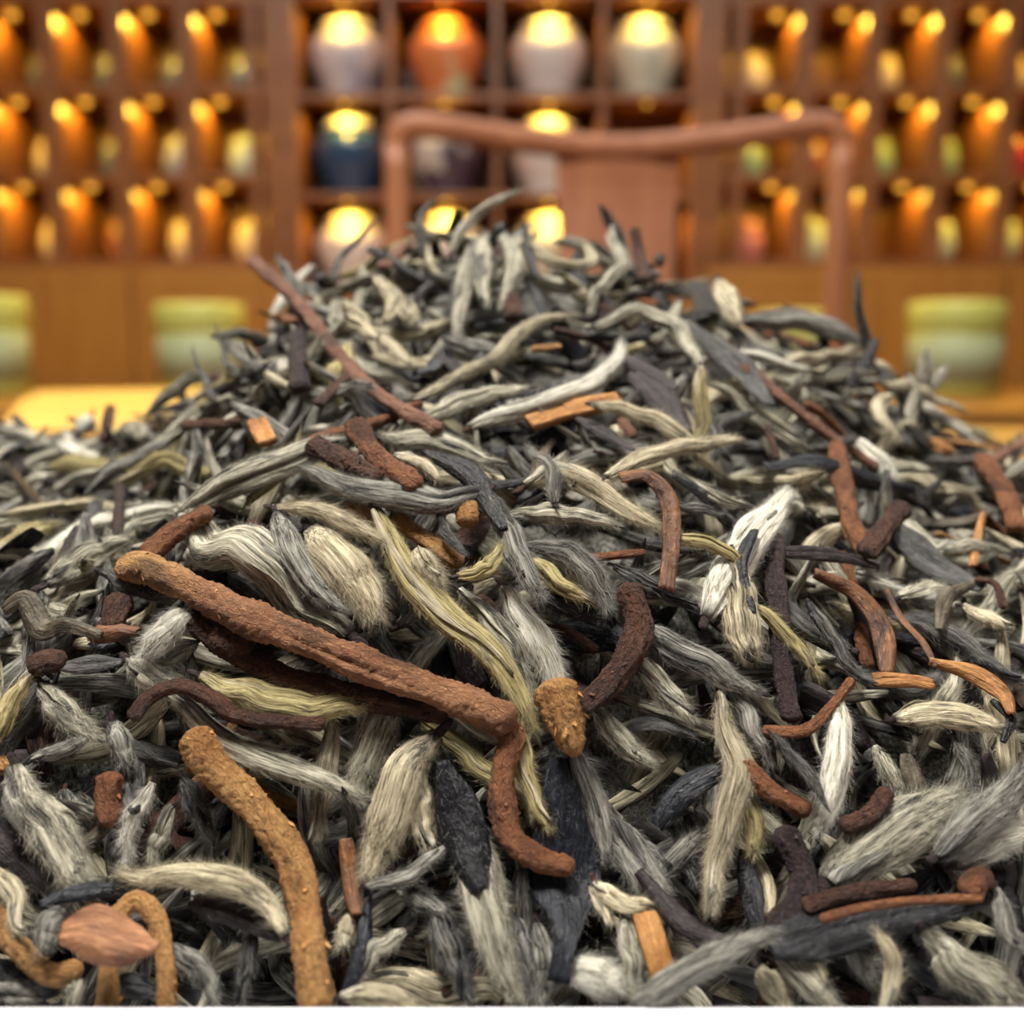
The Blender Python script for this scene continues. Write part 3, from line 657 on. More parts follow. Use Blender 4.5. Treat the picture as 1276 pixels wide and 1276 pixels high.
# --- the two big twigs
h('S', 'twotone', 43, 11, [(152, 702), (190, 711), (240, 735), (300, 765), (400, 806), (500, 846), (580, 876), (642, 902)], 'long straight twig, tan butt turning rust brown, lying across the heap', taper=0.05)
h('S', 'brown', 34, 7, [(235, 768), (330, 832), (445, 868), (560, 888)], 'dark brown twig lying under the long rust twig')
h('S', 'rust', 35, 9, [(600, 888), (636, 915), (627, 960), (626, 1008), (640, 1045), (672, 1070), (716, 1082)], 'knobbly rust stem hooked over the blue black leaf')
h('L', 'blue', 88, 7, [(698, 945), (702, 1020), (702, 1090), (706, 1140), (704, 1175), (696, 1225)], 'blue black leaf tapering to a stalk under the knobbly stem', curl=0.45, prof=[.3, .6, .85, 1, .95, .5, .3, .28])
h('B', 'yellow', 46, 9, [(468, 635), (500, 700), (545, 757), (600, 803), (640, 855), (676, 935)], 'long flat yellow green bud slanting down past the twig', flat=0.4, wob=0.3)
h('B', 'yellow', 26, 8, [(648, 865), (650, 940), (668, 1000), (690, 1045)], 'thin yellow bud hanging beside the knobbly rust stem')
h('B', 'silver', 30, 6, [(572, 735), (618, 780), (648, 830), (668, 895)], 'slim silver bud lying along the yellow green bud')
h('B', 'white', 44, 5, [(628, 730), (660, 785), (690, 842), (702, 875)], 'white downy bud above the orange heart shaped stem end', fuzz=1.5)
h('S', 'brown', 37, 10, [(780, 728), (795, 775), (784, 815), (750, 862), (706, 886)], 'dark brown bent stem meeting the orange heart shaped end')
h('S', 'tan', 64, 11, [(690, 848), (700, 888), (718, 942)], 'orange heart shaped stem end', taper=0.5)
h('B', 'grey', 42, 5, [(708, 925), (735, 990), (748, 1040), (758, 1080)], 'grey bud hanging straight down below the orange heart shaped end')
h('B', 'silver', 40, 6, [(785, 812), (825, 860), (868, 905)])
h('B', 'silver', 32, 6, [(742, 882), (775, 925), (822, 958)])
h('L', 'greyleaf', 24, 5, [(765, 912), (812, 900), (870, 916)], curl=1.2)
h('B', 'grey', 44, 7, [(795, 780), (850, 815), (905, 845), (962, 868)], 'large grey bud with a white edge beside the dark brown bent stem')
h('B', 'cream', 38, 7, [(896, 862), (908, 920), (917, 970), (905, 1030), (892, 1085), (878, 1150)], 'long wavy cream bud hanging upright between dark leaves', fuzz=1.4)
h('B', 'grey', 26, 5, [(908, 855), (938, 910), (962, 960)])
h('L', 'blue', 36, 6, [(898, 958), (852, 985), (818, 1030)], 'blunt blue grey leaf beside the wavy cream bud', curl=0.9)
h('B', 'grey', 54, 4, [(752, 1015), (795, 1078), (832, 1140)], 'broad flat grey bud behind the dark folded strip', flat=0.4)
h('L', 'purple', 28, 8, [(796, 1085), (830, 1130), (868, 1160), (918, 1172)], 'dark folded strip with a pale edge above the orange chip', curl=1.2)
h('B', 'cream', 28, 7, [(742, 1098), (770, 1122), (818, 1130)], 'short pale bud above the orange chip')
h('B', 'cream', 14, 6, [(735, 1105), (762, 1155)])
h('C', 'chip', 32, 6, [(803, 1140), (815, 1180), (828, 1228)], 'flat orange wood chip standing near the white rim')
h('B', 'silver', 30, 5, [(778, 1140), (788, 1200), (797, 1265)], 'pale upright bud beside the flat orange chip')
h('B', 'white', 46, 5, [(700, 1212), (740, 1216), (782, 1222)], 'fluffy white bud tuft near the white rim', fuzz=2.4)
h('B', 'grey', 28, 4, [(818, 1098), (850, 1062), (878, 1032)])
h('L', 'purple', 18, 3, [(855, 1015), (888, 1110)]); h('B', 'dark', 18, 3, [(838, 1030), (872, 1110)])
h('B', 'grey', 44, 12, [(785, 1258), (868, 1206), (935, 1172), (980, 1162)], 'blurred brownish grey bud leaning up from the rim beside the chip')
h('B', 'yellow', 32, 5, [(922, 985), (938, 1030), (936, 1070)]); h('L', 'black', 34, 3, [(930, 1060), (946, 1155)])
h('S', 'rust', 30, 7, [(918, 948), (960, 985), (1010, 1013)], 'short reddish twig beside the white upright bud')
h('B', 'white', 36, 7, [(1047, 872), (1046, 935), (1036, 995), (1018, 1048)], 'smooth white bud standing upright beside the reddish twig', fuzz=1.5)
h('B', 'dark', 20, 10, [(962, 915), (1000, 960), (1036, 1014)], 'slim dark pointed bud crossing the smooth white bud')
h('S', 'rust', 15, 8, [(950, 912), (1004, 910), (1036, 880), (1062, 846)], 'thin crooked rust stem')
h('L', 'tanleaf', 28, 9, [(1088, 846), (1125, 845), (1164, 852)], 'bright tan curled leaf beside the dark bud tip', curl=1.1)
h('L', 'tanleaf', 28, 9, [(1158, 822), (1208, 836), (1250, 862), (1262, 890)], 'bright tan arched leaf reaching toward the pale curved bud', curl=1.2)
h('L', 'brownleaf', 10, 9, [(1105, 735), (1124, 770), (1150, 800), (1166, 832)], 'thin tan leaf edge curving down to the tan leaf', curl=1.0)
h('L', 'brownleaf', 34, 7, [(1015, 712), (1068, 735), (1100, 780), (1106, 840)], 'brown curled leaf arching beside the thin tan leaf edge', curl=1.1)
h('B', 'dark', 19, 9, [(1008, 750), (1040, 800), (1066, 838), (1094, 852)], 'slender dark grey bud running into the bright tan leaf')
h('B', 'yellow', 20, 9, [(932, 748), (975, 785), (1005, 820), (1030, 848)], 'thin yellow downy bud with split dark tip')
h('B', 'cream', 38, 6, [(1115, 896), (1175, 890), (1225, 900), (1256, 915)], 'smooth cream bud with dark curved cap', blunt=True)
h('L', 'black', 14, 7, [(1236, 872), (1260, 895), (1250, 925)], curl=1.2)
h('S', 'plum', 27, 7, [(964, 665), (968, 740), (972, 810), (988, 900)], 'dark purple upright stem behind the yellow downy bud')
h('S', 'plum', 36, 7, [(972, 1030), (1000, 1088), (992, 1130), (960, 1155)], 'dark purple curved stem above the black cracked leaf')
h('L', 'black', 66, 8, [(958, 1178), (1040, 1158), (1140, 1138), (1236, 1120)], 'big black cracked leaf lying level near the rim', curl=0.9, prof=[.55, 1, .95, .7, .5, .25])
h('S', 'brown', 20, 9, [(1000, 1130), (1060, 1113), (1142, 1102)], 'dark brown ridge stem along the black cracked leaf')
h('S', 'rust', 12, 12, [(1022, 1146), (1080, 1130), (1150, 1122), (1225, 1120)], 'narrow rust stem lying on the black cracked leaf')
h('S', 'rust', 34, 11, [(1205, 1118), (1220, 1095), (1238, 1100)], 'rust knob at the end of the black cracked leaf')
h('B', 'silver', 76, 5, [(1030, 1100), (1080, 1062), (1140, 1020), (1210, 985)], 'very large fluffy silver bud above the black leaf', fuzz=2.0)
h('B', 'grey', 44, 8, [(1165, 1068), (1222, 1018), (1285, 955)], 'shaggy brownish grey bud beside the fluffy silver bud', fuzz=2.0)
h('B', 'white', 50, 4, [(1190, 1078), (1240, 1050), (1300, 1030)], fuzz=2.0)
h('S', 'brown', 24, 7, [(1048, 1032), (1088, 1012), (1106, 982)], 'dark brown bent stem above the fluffy silver bud')
h('B', 'cream', 23, 11, [(1098, 1264), (1113, 1212), (1106, 1182), (1088, 1152)], 'horn shaped cream bud rising in front of the black leaf')
h('B', 'silver', 42, 6, [(968, 1178), (1005, 1222), (1048, 1264)]); h('B', 'cream', 32, 8, [(945, 1205), (985, 1264)])
h('B', 'silver', 50, 7, [(1152, 1160), (1195, 1205), (1262, 1258)], 'plump silver bud by the rim below the black leaf'); h('B', 'silver', 44, 4, [(1195, 1188), (1290, 1248)])
h('L', 'black', 22, 5, [(1115, 1192), (1180, 1230), (1225, 1258)]); h('B', 'grey', 26, 9, [(1242, 1108), (1256, 1160), (1285, 1190)], 'grey bud hanging beside the rust knob')
h('B', 'grey', 34, 5, [(1060, 1175), (1090, 1225)]); h('B', 'cream', 14, 7, [(1030, 1225), (1014, 1188)])
h('B', 'grey', 16, 4, [(1188, 915), (1204, 950), (1216, 995)]); h('L', 'olive', 30, 4, [(1130, 940), (1150, 1000)]); h('B', 'silver', 24, 3, [(1090, 930), (1120, 985)])
# --- slope by the long twig
h('L', 'olive', 32, 8, [(4, 760), (30, 746), (52, 782), (82, 776), (128, 790)], 'curled olive brown leaf with a hooked end', curl=1.0)
h('B', 'white', 38, 8, [(240, 760), (205, 788), (176, 820)], 'short white shaggy bud below the tan butt of the twig', fuzz=2.2)
h('L', 'brownleaf', 32, 7, [(112, 792), (140, 785), (172, 786)], curl=0.9)
h('S', 'brown', 36, 6, [(36, 835), (58, 824), (82, 826)], 'short dark brown stem lump'); h('L', 'greyleaf', 26, 6, [(75, 830), (152, 824)])
h('B', 'yellow', 28, 6, [(-10, 930), (16, 872), (44, 835)], 'pale yellow bud leaning against the dark brown lump')
h('B', 'silver', 38, 4, [(52, 852), (88, 900), (130, 925)], None, fuzz=1.8)
h('S', 'brown', 21, 11, [(163, 897), (190, 866), (225, 856), (266, 872), (302, 894), (405, 902)], 'thin arched purple brown stem over the pale bud')
h('B', 'yellow', 42, 8, [(250, 842), (320, 872), (390, 882), (474, 876)], 'plump straw coloured bud lying under the long rust twig', blunt=True)
h('S', 'brown', 42, 7, [(262, 790), (288, 798), (312, 815)], 'crumpled dark brown stem lump under the long twig')
h('B', 'grey', 22, 4, [(40, 948), (118, 918)]); h('S', 'tan', 26, 4, [(-8, 950), (14, 958)]); h('B', 'silver', 40, 5, [(160, 822), (225, 862)], None, fuzz=2)
h('B', 'grey', 30, 3, [(140, 900), (165, 960)]); h('B', 'silver', 28, 3, [(245, 800), (190, 830)])
# --- shoulder behind the twig
h('S', 'rust', 31, 9, [(180, 695), (216, 664), (264, 636)], 'short rust twig standing up behind the long twig')
h('B', 'silver', 48, 7, [(222, 645), (288, 602), (350, 575), (410, 555), (450, 548)], 'large grey white bud running up behind the short rust twig')
h('B', 'silver', 62, 6, [(436, 790), (380, 748), (310, 695), (258, 662), (208, 634)], 'large shaggy bud with a curled dark tip behind the long twig', fuzz=1.8)
h('B', 'dark', 26, 7, [(126, 712), (180, 735), (232, 742)]); h('B', 'silver', 44, 5, [(58, 728), (118, 690), (170, 668)], 'striped silver bud lying behind the tan butt end')
h('L', 'black', 22, 7, [(58, 712), (80, 690), (97, 656)], curl=1.1); h('B', 'yellow', 28, 4, [(-8, 688), (40, 662), (80, 652)], 'smooth yellowish bud on the low shoulder')
h('S', 'plum', 13, 9, [(146, 665), (149, 622), (151, 585)], 'thin grey stalk standing up on the low shoulder')
h('L', 'black', 13, 7, [(2, 576), (35, 610), (64, 645)]); h('S', 'brown', 15, 9, [(130, 550), (138, 506)], 'dark red stem stub poking up on the low shoulder'); h('S', 'brown', 16, 5, [(180, 532), (295, 527)], 'dark red stem lying across the low shoulder')
h('C', 'chip', 24, 5, [(320, 525), (334, 552)], 'small tan wood chip on the low shoulder'); h('S', 'brown', 32, 6, [(150, 742), (136, 788)], 'dark red rough stem under the tan butt end')
h('B', 'white', 28, 4, [(95, 525), (120, 535)]); h('B', 'silver', 30, 4, [(158, 530), (185, 545)])
# --- middle of the heap
h('B', 'grey', 42, 11, [(600, 612), (540, 624), (480, 618), (420, 600), (368, 580)], 'big grey bud with a blunt dark tip under the dark red stems', fuzz=1.3)
h('S', 'brown', 30, 11, [(386, 552), (428, 573), (474, 598)], 'dark red rough stem lying on the big grey bud')
h('S', 'rust', 29, 13, [(441, 526), (462, 560), (488, 584), (522, 608)], 'dark red and orange stem sticking up from the big grey bud')
h('L', 'black', 36, 12, [(528, 562), (580, 585), (612, 625), (628, 660)], 'ragged black leaf strip bent over the big grey bud', curl=1.1, prof=[.25, .7, 1, .9, .3])
h('B', 'grey', 34, 11, [(608, 612), (634, 668), (655, 710), (677, 760)], 'dark shaggy bud hanging from the ragged black strip', fuzz=1.5)
h('B', 'cream', 18, 11, [(492, 566), (530, 580), (547, 602)])
h('B', 'cream', 26, 9, [(340, 632), (400, 640), (450, 656), (490, 684)], 'hairy arched bud above the grey pod', fuzz=2.2)
h('B', 'grey', 37, 9, [(345, 640), (364, 690), (395, 735), (438, 768)], 'smooth grey pod shaped bud with sharp tip')
h('B', 'cream', 58, 7, [(388, 660), (420, 700), (455, 742), (472, 782)], 'fat furry cream bud beside the grey pod', fuzz=2.0, blunt=True)
h('L', 'tanleaf', 26, 6, [(436, 622), (464, 655)], curl=0.8); h('S', 'tan', 28, 5, [(490, 646), (540, 680), (575, 704)], 'tan stem half hidden behind the yellow green bud')
h('S', 'tan', 27, 9, [(583, 625), (584, 655)], 'short hollow orange stem end', taper=-0.1)
h('B', 'dark', 15, 9, [(546, 636), (560, 670), (584, 694)]); h('B', 'yellow', 25, 11, [(570, 718), (606, 708), (632, 672)], 'short bright yellow green bud with black foot')
h('B', 'cream', 32, 9, [(518, 684), (550, 732)], 'fluffy cream tuft beside the yellow green bud', fuzz=2.5)
h('B', 'silver', 32, 5, [(470, 542), (540, 550), (595, 566), (632, 578)], 'pale grey bud lying behind the dark red stems')
h('B', 'cream', 25, 9, [(756, 594), (800, 571), (860, 555), (930, 547)], 'slim cream bud lying level above the bent brown leaf', blunt=True)
h('L', 'brownleaf', 25, 12, [(772, 592), (808, 590), (833, 618), (837, 670), (830, 735)], 'bent brown leaf strip hanging down like a hook', curl=1.0, prof=[1, 1, .9, .85, .9])
h('B', 'cream', 38, 8, [(655, 606), (695, 590), (742, 602), (784, 642), (836, 668)], 'hairy cream bud arching down to the bent brown leaf', fuzz=1.8)
h('B', 'grey', 19, 12, [(692, 628), (686, 585), (654, 552)], 'small bent grey bud with black tip standing up', fuzz=1.5)
h('B', 'silver', 29, 9, [(634, 642), (690, 640), (735, 646), (780, 657)]); h('B', 'yellow', 21, 11, [(836, 668), (890, 680), (918, 698), (933, 722)], 'slender yellowish bud drooping to a dark round tip')
h('B', 'white', 50, 9, [(880, 770), (912, 705), (950, 652), (992, 600)], 'bright white broad bud standing out on the heap', flat=0.5)
h('B', 'cream', 46, 10, [(912, 700), (924, 765), (938, 826)], 'folded brownish cream bud under the bright white bud', blunt=True)
h('L', 'blue', 18, 12, [(940, 660), (925, 700), (938, 765)], curl=1.1)
h('S', 'rust', 12, 7, [(730, 696), (805, 688)]); h('B', 'grey', 34, 8, [(655, 678), (708, 690), (740, 720), (764, 770)], 'hairy arched grey bud beside the dark brown bent stem', fuzz=2)
h('B', 'yellow', 24, 8, [(662, 695), (700, 728), (742, 755)]); h('L', 'black', 40, 6, [(675, 738), (738, 762), (766, 780)], 'black crumpled leaf beside the dark brown bent stem')
h('B', 'dark', 24, 6, [(765, 705), (828, 738), (878, 765)]); h('C', 'chip', 24, 6, [(660, 528), (700, 515), (712, 512)], 'small orange wood chip joining the larger chip'); h('C', 'chip', 27, 7, [(704, 512), (738, 505), (772, 500)], 'orange wood chip near the long white bud')
h('B', 'dark', 14, 8, [(838, 628), (905, 642)]); h('L', 'purple', 20, 5, [(720, 520), (790, 560)])
# --- far slope beside the chair post
h('S', 'pink', 16, 10, [(925, 455), (975, 495), (1030, 540), (1095, 584)], 'long thin reddish stem over the blue grey leaf')
h('L', 'blue', 32, 8, [(952, 580), (1020, 574), (1080, 594), (1138, 608)], 'long blue grey leaf below the thin reddish stem', curl=1.0)
h('S', 'rust', 26, 9, [(1042, 552), (1053, 615), (1064, 660), (1084, 688)], 'upright red brown stem below the thin reddish stem')
h('S', 'brown', 25, 11, [(1078, 690), (1124, 632)], 'short dark square ended stem', taper=-0.1)
h('L', 'purple', 24, 7, [(978, 688), (1040, 690), (1095, 706)]); h('L', 'greyleaf', 46, 9, [(1105, 650), (1148, 690), (1190, 715), (1226, 732)], 'grey veined folded leaf beside the square ended stem', curl=0.9)
h('S', 'brown', 11, 11, [(1215, 722), (1240, 728), (1251, 758)]); h('L', 'olive', 20, 9, [(1218, 724), (1182, 742), (1170, 785)], curl=1.1)
h('S', 'rust', 27, 8, [(1222, 570), (1250, 610), (1268, 660)], 'thick orange brown stem at the edge of the heap'); h('S', 'pink', 14, 8, [(1235, 575), (1275, 552)])
h('B', 'white', 30, 8, [(1068, 548), (1120, 604)], 'white bud tip beside the upright red brown stem'); h('L', 'black', 12, 10, [(1148, 622), (1174, 596)])
h('L', 'tanleaf', 12, 8, [(1212, 705), (1225, 640)]); h('L', 'tanleaf', 24, 7, [(1160, 548), (1188, 562)])
h('B', 'silver', 26, 6, [(1160, 690), (1210, 680), (1260, 690)]); h('B', 'cream', 24, 8, [(1200, 755), (1262, 785)]); h('B', 'silver', 28, 6, [(1120, 745), (1180, 730)])
# --- peak
h('S', 'pink', 20, 12, [(312, 322), (370, 375), (420, 440), (470, 490), (548, 537)], 'long thin reddish stem leaning against the peak')
h('B', 'cream', 22, 10, [(512, 498), (580, 470), (640, 420), (690, 398), (735, 390)], 'long slim grey cream bud curving up across the peak', blunt=True)
h('B', 'silver', 29, 8, [(525, 525), (590, 497), (668, 480)]); h('B', 'white', 30, 9, [(585, 533), (660, 506), (730, 485), (764, 455), (774, 416)], 'long white bud curving up below the slim grey cream bud')
h('B', 'silver', 23, 11, [(738, 408), (798, 388), (848, 415), (878, 474)], 'arched silver bud bent over near the peak')
h('B', 'silver', 21, 8, [(588, 305), (576, 360), (567, 430)]); h('B', 'silver', 27, 8, [(606, 292), (600, 340), (608, 388)]); h('B', 'silver', 24, 9, [(618, 285), (642, 328), (622, 392)])
h('B', 'dark', 11, 10, [(528, 322), (524, 272), (550, 238)], 'thin dark bud tip standing up from the peak'); h('B', 'silver', 14, 10, [(560, 318), (588, 272), (655, 232)], 'long thin bud pointing up and out from the peak')
h('L', 'black', 13, 9, [(654, 278), (658, 310), (668, 345)]); h('B', 'cream', 17, 9, [(658, 300), (692, 328), (735, 328), (728, 298)], 'looped cream bud on top of the peak'); h('B', 'silver', 17, 9, [(764, 282), (768, 330), (732, 384)], 'curved silver bud standing on the peak')
h('S', 'brown', 16, 9, [(803, 350), (797, 318), (790, 284)], 'dark stem stub standing on the peak'); h('L', 'black', 28, 8, [(868, 350), (882, 390)], 'square black leaf piece on the sloping ridge', curl=0.3, prof=[1, 1]); h('B', 'cream', 32, 8, [(896, 350), (920, 408)])
h('B', 'grey', 36, 9, [(930, 402), (1000, 398), (1055, 416), (1092, 444)], 'broad grey bud lying along the sloping ridge'); h('B', 'cream', 17, 10, [(960, 456), (1030, 442), (1072, 432)], 'thin cream bud under the broad grey ridge bud', blunt=True)
h('L', 'black', 18, 10, [(1058, 482), (1092, 422)]); h('B', 'grey', 15, 9, [(1090, 455), (1078, 418), (1070, 380), (1068, 336)], 'single curved bud tip standing up from the ridge')
h('B', 'white', 20, 8, [(1150, 492), (1155, 434)], 'upright white bud at the edge of the ridge'); h('B', 'white', 14, 8, [(1160, 488), (1178, 456)])
h('B', 'cream', 19, 8, [(1098, 478), (1150, 488), (1206, 515)]); h('B', 'cream', 19, 8, [(1110, 492), (1094, 512), (1125, 556)])
h('L', 'greyleaf', 34, 9, [(855, 402), (915, 448), (962, 505)], 'dark grey green leaf sloping down the ridge', curl=0.9); h('L', 'purple', 40, 7, [(790, 465), (822, 495), (856, 538)], 'purple leaf with a rusty edge below the arched silver bud', curl=0.7)
h('L', 'purple', 24, 7, [(765, 438), (845, 484)]); h('S', 'tan', 12, 8, [(662, 436), (700, 432)]); h('S', 'brown', 26, 7, [(634, 362), (640, 398)])
h('B', 'grey', 22, 7, [(282, 425), (328, 460)]); h('L', 'black', 24, 6, [(335, 452), (245, 496)]); h('B', 'dark', 9, 8, [(296, 470), (278, 438), (268, 402)]); h('B', 'dark', 9, 8, [(268, 500), (252, 468), (240, 430)])
h('S', 'plum', 25, 5, [(370, 378), (373, 485)], 'dark stem standing behind the long reddish stem')
h('B', 'cream', 24, 10, [(468, 345), (492, 374), (478, 405)], 'curled cream bud near the peak'); h('B', 'cream', 25, 10, [(500, 372), (518, 405)]); h('B', 'cream', 20, 9, [(432, 392), (472, 424)]); h('B', 'cream', 20, 9, [(475, 418), (514, 456)])
h('S', 'pink', 16, 9, [(476, 335), (504, 305)]); h('B', 'dark', 9, 8, [(412, 352), (432, 312), (474, 270)]); h('B', 'grey', 14, 10, [(378, 372), (343, 316)]); h('S', 'brown', 14, 8, [(395, 505), (435, 465)])

TONE = {'silver': 'silvery', 'white': 'white', 'cream': 'cream', 'yellow': 'yellowish', 'grey': 'grey', 'dark': 'dark grey', 'tan': 'orange tan', 'rust': 'rust brown', 'pink': 'reddish', 'twotone': 'two tone brown', 'brown': 'dark brown', 'plum': 'dark purple',
        'black': 'black', 'blue': 'blue black', 'purple': 'purple', 'greyleaf': 'dark grey', 'olive': 'olive brown', 'brownleaf': 'brown', 'tanleaf': 'tan', 'flake': 'brown', 'chip': 'orange'}
def zone(p):
    x, y, z = p
    if z > 0.862: return 'on the peak of the heap'
    if y > 0.285: return 'on the far slope behind the twigs'
    if z < 0.785: return 'just above the white tray rim'
    if z < 0.815: return 'on the steep front of the heap'
    return 'on the middle of the heap'
NAME = {'B': 'tea_bud', 'S': 'tea_twig', 'L': 'tea_leaf', 'C': 'wood_chip'}; CAT = {'B': 'tea bud', 'S': 'tea twig', 'L': 'tea leaf', 'C': 'wood chip'}
MARKS = []     # (points, short name) of pieces with a name of their own
def short_name(lab):
    out = []
    for wd in lab.replace(',', ' ,').split():
        if wd in (',', 'with', 'lying', 'leaning', 'hanging', 'standing', 'beside', 'over', 'under', 'behind', 'above', 'below', 'near', 'on', 'in', 'at', 'by', 'along', 'running', 'reaching', 'crossing', 'sticking', 'bent', 'poking',
                  'rising', 'slanting', 'sagging', 'curving', 'arching', 'drooping', 'resting', 'tucked', 'hooked', 'sloping', 'joining', 'pointing', 'tapering', 'between', 'turning', 'from', 'half', 'across', 'of', 'to', 'its', 'against'): 
            if len(out) >= 2: break
        out.append(wd)
    return ' '.join(w for w in out if w != ',')[:60]
def auto_label(kind, tone, path, w):
    P = np.asarray(path); L = np.linalg.norm(np.diff(P, axis=0), axis=1).sum(); bent = np.linalg.norm(P[-1]-P[0])/L
    shp = 'slender ' if L/w > 6.5 else ('stubby ' if L/w < 3.2 else '')
    cv = 'straight' if bent > 0.97 else ('bent' if bent > 0.9 else 'hooked')
    noun = {'B': 'downy bud', 'S': 'bare twig', 'L': 'curled leaf', 'C': 'wood chip'}[kind]
    best = min(MARKS, key=lambda m: np.linalg.norm(m[0]-P.mean(0), axis=1).min())
    return f'{shp}{cv} {TONE[tone]} {noun} beside the {best[1]}'
def build(kind, tone, path, w, rng, kw, res=1.0):
    """one piece of tea around path[0]: main mesh, its parts, origin"""
    if kind == 'B':
        mm = kw.get('matmix'); mm = BM[mm] if mm else None
        n = int(np.clip(34*res, 14, 40))
        return add_bud(path, w, tone, rng, n=n, m=34 if res >= 0.8 else 18, fuzz=kw.get('fuzz', 1.0), blunt=kw.get('blunt', False), flat=kw.get('flat', 0.66), matmix=mm, wob=kw.get('wob', 1.0))
    if kind == 'S':
        L0 = np.linalg.norm(np.diff(path, axis=0), axis=1).sum(); n = int(np.clip(L0/0.00042, 16, 150)); P, L = spline(path, n); o = P[0].copy(); P = P-o
        V, rest, TT, T = stem_grid(P, L, w, rng, NREF, n, 32, 1.0, kw.get('taper', 0.12)); VV, F, RR, tt = tube_arrays(V, rest, TT)
        out = []
        if w > 0.0028:   # bark flakes standing off the stem
            fl = []; ff = []; fr = []; ftt = []
            for _ in range(int(4+L*260)):
                i = rng.integers(2, n-2); j = rng.integers(0, 32); c = V[i, j]; nr = c-V[i].mean(0); nr /= np.linalg.norm(nr)+1e-9
                tg = T[i]; sd = np.cross(tg, nr); s = w*rng.uniform(0.06, 0.15); k = len(fl)
                fl += [c-nr*1e-4-tg*s-sd*s*.5, c+nr*s*.25-sd*s*.7, c+nr*s*.7+tg*s*.9, c-nr*1e-4+sd*s*.7, c-nr*2e-4+tg*s*.2]
                ff += [(k, k+3, k+2, k+1), (k, k+1, k+4), (k+1, k+2, k+4), (k+2, k+3, k+4), (k+3, k, k+4)]
                fr += [rest[i, j]]*5; ftt += [0.5]*5
            out.append(('bark_flakes', mesh('bark_flakes', fl, ff, SM[tone], smooth=False, attrs={'rest': np.array(fr), 'tt': np.array(ftt)}), True))
        return mesh('tea_stem', VV, F, SM[tone], attrs={'rest': RR, 'tt': tt}), out, o
    P, L = spline(path, 34); o = P[0].copy(); P = P-o
    if kind == 'C':
        V, F, R, t, mid, T = leaf_arrays(P, L, w, rng, NREF, 34, 9, 0.12, 0.0016, [0.95, 1, 1, 0.95], 0.02)
        return mesh('wood_chip', V, F, LM[tone], attrs={'rest': R, 'tt': t}), [], o
    V, F, R, t, mid, T = leaf_arrays(P, L, w*1.08, rng, NREF, 34, 13, kw.get('curl', 1.0), 0.0004, kw.get('prof'), 0.10)
    me = mesh('tea_leaf', V, F, LM[tone], attrs={'rest': R, 'tt': t}); out = []
    tw, swid = mid.shape[1]//2, w*0.10
    Vs, Rs, Ts, _ = stem_grid(mid[1:-1:2, tw], L, swid, rng, NREF, len(mid[1:-1:2]), 8, 0.5); a, b, c, t_ = tube_arrays(Vs, Rs, Ts)
    out.append(('midrib', mesh('midrib', a, b, LM[tone], attrs={'rest': c, 'tt': t_}), False))
    if tone in ('black', 'blue', 'purple', 'greyleaf', 'olive'):
        Pp, Rr = strands(mid, T, int(60+L*w*1e6*1.2), rng, 0.0016, 0.15, 0.00002); out.append(('down', hair('down', Pp, Rr, FM['dark']), True))
    return me, out, o
PTS = []   # points of single pieces, to keep scattered ones clear of them
LATER = []
NB = {'B': 0, 'S': 0, 'L': 0, 'C': 0}
for idx, (kind, tone, wpx, lift, pts, label, kw) in enumerate(HERO):
    rng = np.random.default_rng(1000+idx)
    ks = np.array([hit(u, v) for u, v in pts])
    if len(ks) > 2:
        sm = ks.copy(); sm[1:-1] = (ks[:-2]+ks[1:-1]*2+ks[2:])/4; ks = sm
    ks = ks-lift*0.001-np.array([0.005*np.clip((v-1090)/80, 0, 1) for _, v in pts])   # the foot of the slope leans out over the rim
    path = np.array([CAMP+raydir(u, v)*k for (u, v), k in zip(pts, ks)])
    w = wpx*ks.mean()/FPX
    me, out, o = build(kind, tone, path, w, rng, kw)
    ob = place(NAME[kind], me, out, o); NB[kind] += 1
    sp, _ = spline(path, 12); PTS += [(p, w) for p in sp]
    if label: tag(ob, label, CAT[kind]); MARKS.append((sp, short_name(label)))
    else: LATER.append((ob, kind, tone, path, w))
for ob, kind, tone, path, w in LATER:
    lab = auto_label(kind, tone, path, w); tag(ob, lab, CAT[kind], lab)
HP = np.array([p for p, _ in PTS]); HW = np.array([w for _, w in PTS])

# ------------------------------------------------------------------ scattered single pieces: kinds built once, then copied
prng = np.random.default_rng(21)
def local_path(rng, L, bend, hook=0.0, n=5):
    t = np.linspace(0, 1, n); a = rng.uniform(0, 6.28); ph = rng.uniform(0, 6.28)
    off = bend*L*(4*t*(1-t))+hook*L*np.clip(t-0.6, 0, 1)**2*4
    wob = 0.035*L*np.sin(t*7+ph)
    return np.stack([off*math.cos(a)+wob*math.sin(a), t*L, off*math.sin(a)*0.6+wob*math.cos(a)], 1)
PROTO = []
tones = ['silver']*9+['cream']*6+['grey']*9+['dark']*5+['white']*3+['yellow']*3
for k, tone in enumerate(tones):
    L = prng.uniform(0.023, 0.036); w = prng.uniform(0.0034, 0.0058)
    p = local_path(prng, L, prng.uniform(-0.16, 0.16), prng.choice([0, 0, 0.3, -0.3])); me, out, o = build('B', tone, p, w, np.random.default_rng(50+k), {'fuzz': prng.uniform(0.8, 1.8), 'blunt': prng.random() < 0.3})
    PROTO.append(('B', tone, p-p.mean(0), w, me, out, p.mean(0)-p[0]))
